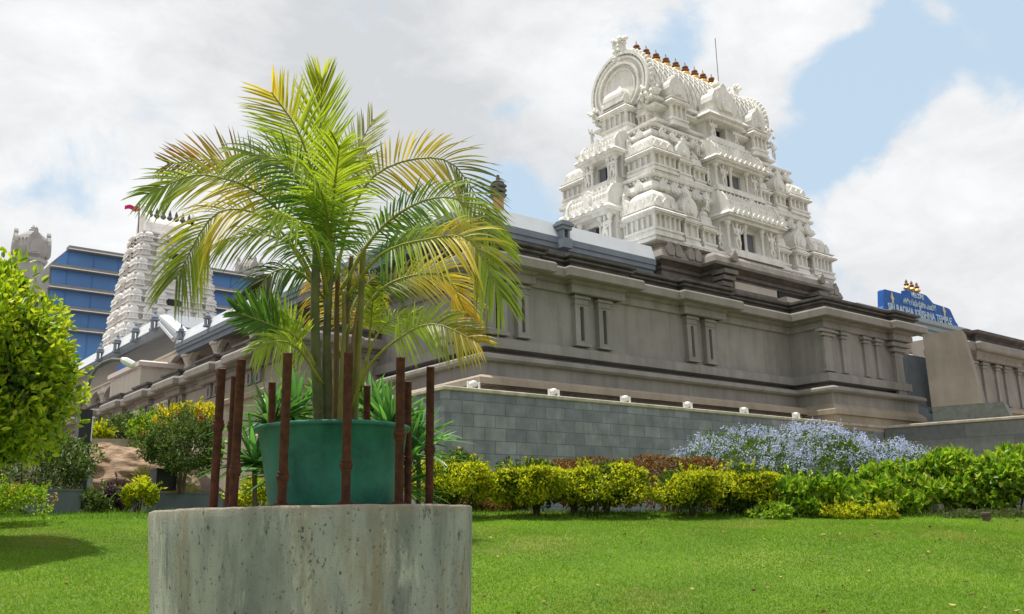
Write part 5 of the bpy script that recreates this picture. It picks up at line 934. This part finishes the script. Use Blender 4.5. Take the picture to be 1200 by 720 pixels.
for c, l_, n_, cl, kw in (([(388, 330, 6), (384, 260, 5.6), (372, 215, 5.3), (346, 190, 5.05)], .36, 40, (GR, YG), dict(up=.9, droop=.5)),
        ([(398, 345, 6), (420, 300, 6.3), (455, 262, 6.5), (500, 255, 6.6)], .32, 36, (GR, YG), dict(up=.8, droop=.5)),
        ([(385, 350, 6), (372, 290, 5.5), (352, 262, 5.2), (322, 250, 5.0)], .32, 38, (GR, YG), dict(up=1, droop=.7)),
        ([(386, 340, 6), (392, 270, 6.4), (400, 215, 6.7), (430, 180, 6.9)], .36, 38, (GR, YG, YE), dict(up=.6, droop=.3)),
        ([(404, 390, 6.1), (418, 350, 6.3), (440, 325, 6.5), (462, 330, 6.6)], .26, 28, ((.05, .09, .02), GR), dict(up=.8, droop=.6)),
        ([(400, 420, 6.1), (390, 350, 6.4), (382, 320, 6.6), (368, 322, 6.7)], .28, 28, (YE, OR), dict(up=.6, droop=.7)),
        ([(402, 420, 6.1), (412, 350, 6.4), (424, 322, 6.5), (440, 340, 6.6)], .28, 28, (YE, YE), dict(up=.6, droop=.7)),
        ([(384, 340, 6), (388, 280, 5.8), (392, 220, 5.6), (398, 170, 5.5)], .40, 40, (GR, YG, YG), dict(up=.4, droop=.3)),
        ([(380, 350, 6), (352, 320, 5.9), (322, 318, 5.8), (298, 345, 5.7)], .26, 30, (GR, (.06, .06, .03)), dict(up=.9, droop=.6))):
    F_(c, l_, n_, cl, .28, **kw)
# ------------------------------------------------------------------ shrubs and trees
def loc2w(p, c): return np.c_[c[0]+p[:, 0]*RT[0]+p[:, 1]*FW[0], c[1]+p[:, 0]*RT[1]+p[:, 1]*FW[1], c[2]+p[:, 2]]
def crown(c, R, nb, sub, n, L, Wd, mt, name, parent, seed, low=-.6, shell=.45, spread=.8, up=.3, flat=None, clampz=None, fold=.25):
    p, nn = blobs((0, 0, 0), R, nb, sub, n, low, shell, seed)
    if flat is not None: k = p[:, 2] > flat; p[k, 2] = flat+(p[k, 2]-flat)*.35
    w = loc2w(p, c); nn = loc2w(nn, (0, 0, 0))
    if clampz is not None: w[:, 2] = np.maximum(w[:, 2], clampz+.02)
    return leaves(w, nn, L, Wd, name, mt, parent, spread=spread, up=up, fold=fold), w, nn
def sprigs(c, R, k, L, seed, lmat, ll, lw, parent, low=.1):
    r = np.random.default_rng(seed); d = unit(r.normal(size=(k*4, 3))); d = d[d[:, 2] > low][:k]; b = d*np.array(R)*.93; dr = unit(d/np.array(R)+.35*r.normal(size=d.shape)+[0, 0, .5]); pts = []; nn = []
    for i in range(len(b)):
        l_ = L*r.uniform(.5, 1.3)
        for q in np.linspace(0, 1, 9): pts.append(b[i]+dr[i]*l_*q); nn.append(dr[i]*.6+unit(r.normal(size=3))*.8)
    w = loc2w(np.array(pts), c); leaves(w, loc2w(np.array(nn), (0, 0, 0)), ll, lw, 'sprig_leaves', lmat, parent, spread=.3)
def stems(c, zb, k, rad, h, parent, seed, r0=.03, mt=None):
    r = np.random.default_rng(seed); m = MB()
    for i in range(k):
        a = r.uniform(0, 6.28); q = r.uniform(.2, 1)*rad; b = np.array([c[0]+.15*q*math.cos(a), c[1]+.15*q*math.sin(a), zb-.05]); t = np.array([c[0]+q*math.cos(a), c[1]+q*math.sin(a), zb+h*r.uniform(.7, 1.1)]); mid = (b+t)/2+r.normal(size=3)*.05*h
        m.tube([tuple(b), tuple(mid), tuple(t)], [r0*1.2, r0*.8, r0*.35], 7)
    m.build('branches', mt or bark, parent)
def shrub(name, label, cat, px, py_top, py_bot, wpx, D, mt, L, Wd, n, nb=40, sub=.34, depth=None, seed=1, group=None, lift=0, flat=None, spr=30, stem=True, low=-.7, r0=.018, hs=1.0, spread=.8, up=.3):
    k = D/FPX; wpx = wpx*1.15; top = P(px, py_top, D); b = P(px, py_bot, D); gzz = float(gz(b[0], b[1])); zb = min(b[2], gzz) if lift == 0 else b[2]; H = (top[2]-zb-lift)/2; c = np.array([top[0], top[1], top[2]-H]); R = (wpx*k/2, depth or wpx*k/2*.8, H)
    e_ = empty(name, (c[0], c[1], zb), label, cat, group); crown(c, R, nb, sub, n, L, Wd, mt, 'foliage', e_, seed, low=low, flat=(H*flat if flat is not None else None), clampz=zb, spread=spread, up=up)
    if spr: sprigs(c, R, spr, .16*hs, seed+50, mt, L, Wd, e_)
    if stem: stems(c, zb, 7, min(R[0], R[1])*.7, (c[2]-zb)*1.25, e_, seed+9, r0)
    return e_, c, R
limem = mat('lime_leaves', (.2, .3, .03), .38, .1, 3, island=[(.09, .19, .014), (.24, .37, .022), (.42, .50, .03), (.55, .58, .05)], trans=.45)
tr_ = empty('round_tree', tuple(gp_at(-60, 11.2)), 'round lime green tree with glossy leaves cut off by the left edge of the photo', 'tree')
tc_ = P(-70, 438, 11.2); Rt = (1.54, 1.5, 1.50)
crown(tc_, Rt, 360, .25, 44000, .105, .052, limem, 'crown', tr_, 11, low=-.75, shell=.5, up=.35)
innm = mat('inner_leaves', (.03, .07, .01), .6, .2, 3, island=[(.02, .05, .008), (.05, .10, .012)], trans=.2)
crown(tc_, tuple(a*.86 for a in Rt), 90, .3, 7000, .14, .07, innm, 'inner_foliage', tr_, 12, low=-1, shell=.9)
sprigs(tc_, Rt, 60, .09, 13, limem, .10, .05, tr_, low=-.4)
b_ = gp_at(-58, 11.2); m = MB(); m.tube([tuple(b_-[0, 0, .1]), tuple(b_+[.05, 0, .7]), tuple(tc_-[0, 0, 1.0]), tuple(tc_+[0, 0, .5])], [.12, .09, .08, .03], 10)
for a in np.linspace(0, 6.28, 9)[:-1]: m.tube([tuple(tc_-[0, 0, 1.1]), tuple(tc_+np.array([math.cos(a)*.7, math.sin(a)*.7, -.2])), tuple(tc_+np.array([math.cos(a)*1.3, math.sin(a)*1.3, .5]))], [.05, .03, .012], 7)
m.build('trunk', bark, tr_)
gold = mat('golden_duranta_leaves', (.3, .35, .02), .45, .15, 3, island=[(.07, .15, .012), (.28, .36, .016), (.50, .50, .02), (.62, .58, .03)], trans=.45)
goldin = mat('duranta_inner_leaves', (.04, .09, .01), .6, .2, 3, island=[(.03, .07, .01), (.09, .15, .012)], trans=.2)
def duranta(px, pt, pb, w, D, label, seed, n=7500, trunks=((0, 0),), nb=34, flat=.35):
    k = D/FPX; top = P(px, pt, D); base = gp_at(px, D); H = (top[2]-base[2]); c = np.array([top[0], top[1], base[2]+H*.56]); R = (w*k/2*1.10, min(.95, w*k/2*.95), H*.60)
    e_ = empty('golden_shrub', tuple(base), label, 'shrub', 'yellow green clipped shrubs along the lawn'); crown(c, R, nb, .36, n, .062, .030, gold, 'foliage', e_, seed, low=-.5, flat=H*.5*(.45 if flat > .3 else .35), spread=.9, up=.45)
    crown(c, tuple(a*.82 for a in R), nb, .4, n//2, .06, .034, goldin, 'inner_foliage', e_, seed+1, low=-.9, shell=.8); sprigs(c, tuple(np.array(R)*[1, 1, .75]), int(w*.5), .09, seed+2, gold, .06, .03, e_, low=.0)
    for (u, s_) in trunks:
        m = MB(); b = np.array([base[0]+RT[0]*u*k, base[1]+RT[1]*u*k, base[2]-.05])
        for q in range(4):
            a = q*1.6+seed; m.tube([tuple(b+[.02*math.cos(a), .02*math.sin(a), 0]), tuple(b+[.05*math.cos(a), .05*math.sin(a), H*.28]), tuple(b+[.22*math.cos(a), .22*math.sin(a), H*.62])], [.032, .024, .012], 7)
        m.build('trunk', bark, e_)
duranta(530, 531, 607, 88, 14.2, 'small yellow green clipped shrub beside the pedestal, at the near end of the row', 21, 6500, ((0, 0),))
duranta(617, 541, 610, 88, 14.4, 'yellow green clipped shrub second from the pedestal, on a dark forked trunk', 24, 7000, ((12, 0),))
duranta(703, 541, 611, 104, 14.6, 'wide yellow green clipped shrub in the middle of the row, below the brownish hedge', 27, 8000, ((8, 0), (-30, 0)))
duranta(806, 549, 613, 84, 14.4, 'yellow green clipped shrub right of the gap in the row', 30, 6000, ((6, 0),))
duranta(868, 546, 614, 80, 14.7, 'yellow green clipped shrub on a clearly bare dark trunk, farthest from the pedestal', 33, 6000, ((-2, 0),), flat=.2)
redm = mat('copper_leaves', (.2, .1, .05), .55, .15, 3, island=[(.05, .045, .015), (.17, .075, .025), (.30, .13, .04), (.14, .13, .03)], trans=.25)
for px, w, sd, lab in ((575, 90, 40, 'coppery brown shrub low behind the nearest yellow green shrubs'), (690, 110, 41, 'coppery brown clipped shrub behind the wide yellow green one'), (778, 112, 42, 'coppery brown clipped shrub showing in the gap of the yellow green row'), (842, 70, 43, 'small coppery brown shrub behind the bare trunked yellow green shrub')):
    tp = {575: 572, 690: 528, 778: 524, 842: 556}[px]
    shrub('copper_shrub', lab, 'shrub', px, tp, 606, w, 15.6, redm, .055, .03, 6000, 30, .38, depth=.6, seed=sd, group='coppery brown shrubs behind the yellow green row', flat=.6, spr=0)
plum = mat('plumbago_leaves', (.05, .1, .02), .5, .15, 3, island=[(.04, .085, .015), (.09, .16, .02), (.15, .24, .03)], trans=.3)
flo = mat('pale_blue_petals', (.42, .50, .78), .6, .1, 3, island=[(.26, .32, .72), (.38, .43, .78), (.54, .58, .84)], trans=.35)
def plumbago(px, pt, w, D, label, seed):
    e_, c, R = shrub('plumbago_bush', label, 'shrub', px, pt, 600, w, D, plum, .06, .028, 8500, 46, .30, depth=1.2, seed=seed, spr=60, group='pale blue flowering bushes below the wall', hs=1.5)
    r = np.random.default_rng(seed); d = unit(r.normal(size=(900, 3))); d = d[(d[:, 2] > -.12) & (d[:, 1] < .5)]; q = d*np.array(R)*r.uniform(.92, 1.10, (len(d), 1)); q[:, 2] += r.uniform(0, .10, len(d)); pts = np.repeat(q, 13, 0)+r.normal(size=(len(q)*13, 3))*.036; nn = np.repeat(d, 13, 0)+.6*r.normal(size=(len(q)*13, 3))
    leaves(loc2w(pts, c), loc2w(unit(nn), (0, 0, 0)), .030, .030, 'flowers', flo, e_, spread=.8, fold=.05)
plumbago(868, 509, 136, 17.2, 'pale blue flowering bush, the end nearest the coppery hedge', 51)
plumbago(950, 503, 120, 17.6, 'pale blue flowering bush, the tallest middle one against the wall', 52)
plumbago(1030, 523, 104, 17.8, 'pale blue flowering bush tapering down beside the big light green croton', 53)
crot = mat('light_green_leaves', (.1, .2, .02), .38, .12, 3, island=[(.07, .16, .015), (.16, .31, .025), (.28, .42, .035), (.42, .47, .05)], trans=.4)
for (px, pt, w, D, n, lab, sd) in ((940, 556, 96, 14.6, 3600, 'low light green big leaved shrub below the blue flowers, next to the bare trunk', 61), (1040, 548, 96, 15.0, 3600, 'light green big leaved shrub in front of the right end of the blue flowers', 62), (1105, 533, 110, 15.6, 4200, 'tall light green big leaved shrub behind the marker stone', 63), (1185, 530, 120, 15.2, 4400, 'light green big leaved shrub cut off by the right edge', 64), (1290, 535, 110, 15.2, 2500, 'light green big leaved shrub just past the right edge', 65)):
    if px > 1250: continue
    shrub('broadleaf_shrub', lab, 'shrub', px, pt, 611, w, D, crot, .135, .075, n, 34, .36, seed=sd, group='light green broadleaf shrubs at the right', spr=12, up=.5, spread=.7)
for (px, w, lab, sd) in ((985, 44, 'tiny yellow leaved bush at the lawn edge, left one of two', 71), (1030, 40, 'tiny yellow leaved bush at the lawn edge, right one of two', 72), (905, 46, 'tiny green bush at the lawn edge beside the bare trunk', 73)):
    shrub('small_bush', lab, 'bush', px, 590, 614, w, 14.0, gold if px > 950 else crot, .06, .035, 1500, 14, .45, seed=sd, spr=8, stem=False)
jun = mat('grey_green_groundcover', (.08, .12, .04), .8, .15, 4, island=[(.05, .075, .025), (.10, .13, .045), (.17, .19, .08)], trans=.2)
for (px, w, lab, sd) in ((1122, 66, 'low grey green spreading juniper by the marker stone', 75), (1172, 58, 'low grey green spreading juniper behind the wooden peg', 76)):
    shrub('juniper', lab, 'bush', px, 597, 617, w, 14.3, jun, .035, .012, 5200, 22, .4, seed=sd, spr=20, stem=False, hs=.5)
# left garden plants
dkg = mat('dark_green_leaves', (.03, .08, .015), .5, .2, 3, island=[(.02, .05, .01), (.06, .12, .02), (.16, .23, .06), (.3, .34, .16)], trans=.25)
shrub('dark_shrub', 'dark fine leaved shrub spreading under the round lime tree', 'shrub', 35, 500, 600, 130, 15.6, dkg, .07, .03, 9000, 50, .3, seed=81, spr=50, lift=.0)
lan, c, R = shrub('lantana', 'lantana bush dotted with orange and yellow flowers at the lower left', 'bush', 18, 568, 611, 82, 13.5, crot, .05, .03, 3500, 26, .36, seed=82, spr=24, stem=False)
def dots(e_, c, R, n, size, cols, seed, name='flowers', low=-.1, k=7):
    r = np.random.default_rng(seed); d = unit(r.normal(size=(n, 3))); d = d[(d[:, 2] > low)]; q = np.repeat(d*np.array(R)*r.uniform(.95, 1.08, (len(d), 1)), k, 0)+r.normal(size=(len(d)*k, 3))*size*.45
    leaves(loc2w(q, c), loc2w(np.repeat(d, k, 0), (0, 0, 0)), size, size, name, mat(name+e_.name, cols[0], .6, .1, 3, island=list(cols)), e_, fold=.05)
dots(lan, c, R, 110, .022, ((.6, .2, .02), (.7, .4, .03), (.75, .5, .05)), 83)
shrub('variegated_bush', 'small pale variegated bush left of the purple plant', 'bush', 112, 572, 606, 40, 15.2, dkg, .06, .035, 1700, 16, .42, seed=84, spr=14, stem=False)
pur = mat('purple_leaves', (.05, .02, .05), .5, .2, 3, island=[(.03, .015, .03), (.07, .03, .07), (.12, .07, .12)], trans=.2)
shrub('purple_bush', 'dark purple leaved bush between two green ones', 'bush', 143, 567, 605, 30, 15.4, pur, .07, .035, 1300, 14, .42, seed=85, spr=14)
shrub('yellow_croton', 'upright yellow green croton right of the purple plant', 'bush', 164, 562, 606, 34, 15.2, gold, .08, .035, 1500, 16, .4, seed=86, spr=16)
hib, c, R = shrub('flowering_shrub', 'large green shrub with red flowers above the black pot', 'shrub', 218, 484, 576, 84, 16.9, mat('rose_leaves', (.05, .1, .02), .5, .2, 3, island=[(.03, .07, .012), (.08, .14, .025), (.22, .27, .08)], trans=.25), .06, .032, 8000, 50, .3, seed=87, spr=70, lift=.12, hs=1.5)
dots(hib, c, R, 26, .05, ((.4, .02, .015), (.6, .06, .03), (.5, .12, .05)), 88, k=5)
shrub('yellow_shrub', 'bright yellow shrub behind the red flowering shrub', 'shrub', 222, 473, 515, 60, 19.0, mat('yellow_leaves', (.5, .45, .03), .45, .15, 3, island=[(.25, .3, .02), (.55, .48, .03), (.65, .52, .04)], trans=.35), .11, .06, 2600, 26, .38, seed=89, spr=14, lift=.05)
for (px, pt, pb_, w, D, lab, sd, mt_) in ((140, 487, 526, 62, 23, 'dark green shrub on the bank in front of the barred windows', 90, dkg), (176, 484, 524, 46, 22, 'mid green fine leaved shrub on the bank left of the yellow shrub', 91, crot), (116, 500, 524, 26, 22, 'small lime green bush at the left end of the bank', 92, gold), (172, 515, 545, 40, 20.5, 'trailing yellowish shrub hanging over the boulders', 93, dkg)):
    shrub('bank_shrub', lab, 'shrub', px, pt, pb_, w, D, mt_, .085, .035, 3200, 24, .4, seed=sd, spr=26, lift=.04, stem=False)
shrub('pale_grass_clump', 'straw coloured grassy clump at the right end of the boulders', 'bush', 176, 545, 574, 26, 18.5, mat('straw', (.3, .28, .14), .8, .2, 3, island=[(.2, .2, .08), (.38, .35, .18)], trans=.2), .12, .012, 1500, 10, .5, seed=94, spr=0, lift=.02, stem=False, up=1.2)
# strap leaved clumps behind the pot
strapm = pigment_mat('strap_leaf', .3, .35)
def strap_plant(heads, label, seed):
    r = np.random.default_rng(seed); b = gp_at(heads[0][0], heads[0][2]); e_ = empty('strap_leaf_plant', tuple(b), label, 'plant')
    for hx, hy, D, L, n in heads:
        p = P(hx, hy, D); g_ = gp_at(hx, D); m = MB(); m.tube([tuple(g_-[0, 0, .05]), tuple((g_+p)/2+r.normal(size=3)*.04), tuple(p)], [.035, .03, .03], 8); m.build('stalk', bark, e_)
        a = r.uniform(0, 6.28, n); el = r.uniform(-.15, 1.35, n); d = np.c_[np.cos(a)*np.cos(el), np.sin(a)*np.cos(el), np.sin(el)]; nr = unit(np.c_[-np.cos(a)*np.sin(el), -np.sin(a)*np.sin(el), np.cos(el)]+.2*r.normal(size=(n, 3)))
        c = np.stack([np.tile((.05, .14, .04), (n, 1)), np.tile((.09, .23, .07), (n, 1))], 1)*r.uniform(.7, 1.5, (n, 1, 1))
        ribbons(p+d*.03, d, nr, L*r.uniform(.7, 1.1, n), np.full(n, .085)*r.uniform(.8, 1.2, n), r.uniform(.1, .5, n)*np.cos(el), c, 'leaf_rosette', strapm, e_, 8)
strap_plant([(318, 500, 11.5, .74, 62), (298, 545, 11.2, .72, 58), (345, 488, 11.8, .74, 62), (330, 560, 11.2, .72, 58), (380, 480, 12, .7, 50)], 'clump of strap leaved plants rising behind the left of the green pot', 5)
strap_plant([(455, 505, 11.5, .74, 62), (478, 540, 11.3, .74, 62), (432, 488, 12, .7, 50), (490, 520, 11.8, .72, 54), (465, 575, 11.2, .72, 54)], 'clump of strap leaved plants rising behind the right of the green pot', 6)
shrub('low_yellow_shrub', 'yellow green shrub glimpsed low down between the rods left of the pot', 'bush', 298, 562, 600, 46, 12.8, gold, .06, .03, 2500, 18, .4, seed=95, spr=8)
# rougher grass tufts under the shrubs
nt2 = 9000; r = np.random.default_rng(9); D = r.uniform(14.2, 15.6, nt2); Lt = (r.random(nt2)*2-1)*9.6; bx = RT[0]*Lt+FW[0]*D; by = RT[1]*Lt+FW[1]*D; bz = gz(bx, by)
d = unit(np.c_[r.normal(size=(nt2, 2))*.35, np.ones(nt2)]); tuf = np.stack([np.tile((.06, .16, .012), (nt2, 1)), np.tile((.16, .26, .03), (nt2, 1))], 1)
o = ribbons(np.c_[bx, by, bz-.01], d, unit(np.c_[r.normal(size=(nt2, 2)), np.zeros(nt2)]), r.uniform(.05, .16, nt2), np.full(nt2, .009), r.uniform(0, .5, nt2), tuf, 'long_grass', strapm, None, 3); tag(o, 'longer loose grass along the foot of the shrubs', 'grass', kind='stuff')

# fallen leaves lying in the lawn
n_ = 150; r = np.random.default_rng(31); D = r.uniform(7.2, 14.5, n_); Lt = (r.random(n_)*2-1)*(D*.55); bx = RT[0]*Lt+FW[0]*D; by = RT[1]*Lt+FW[1]*D
o = leaves(np.c_[bx, by, gz(bx, by)+.025], unit(np.c_[r.normal(size=(n_, 2)), np.zeros(n_)]), .05, .028, 'fallen_leaves', mat('dry_leaf', (.3, .2, .08), .8, .1, 3, island=[(.16, .09, .04), (.34, .24, .08), (.45, .36, .12)]), None, spread=.15, up=.05); tag(o, 'dry fallen leaves scattered over the lawn', 'leaves', kind='stuff')
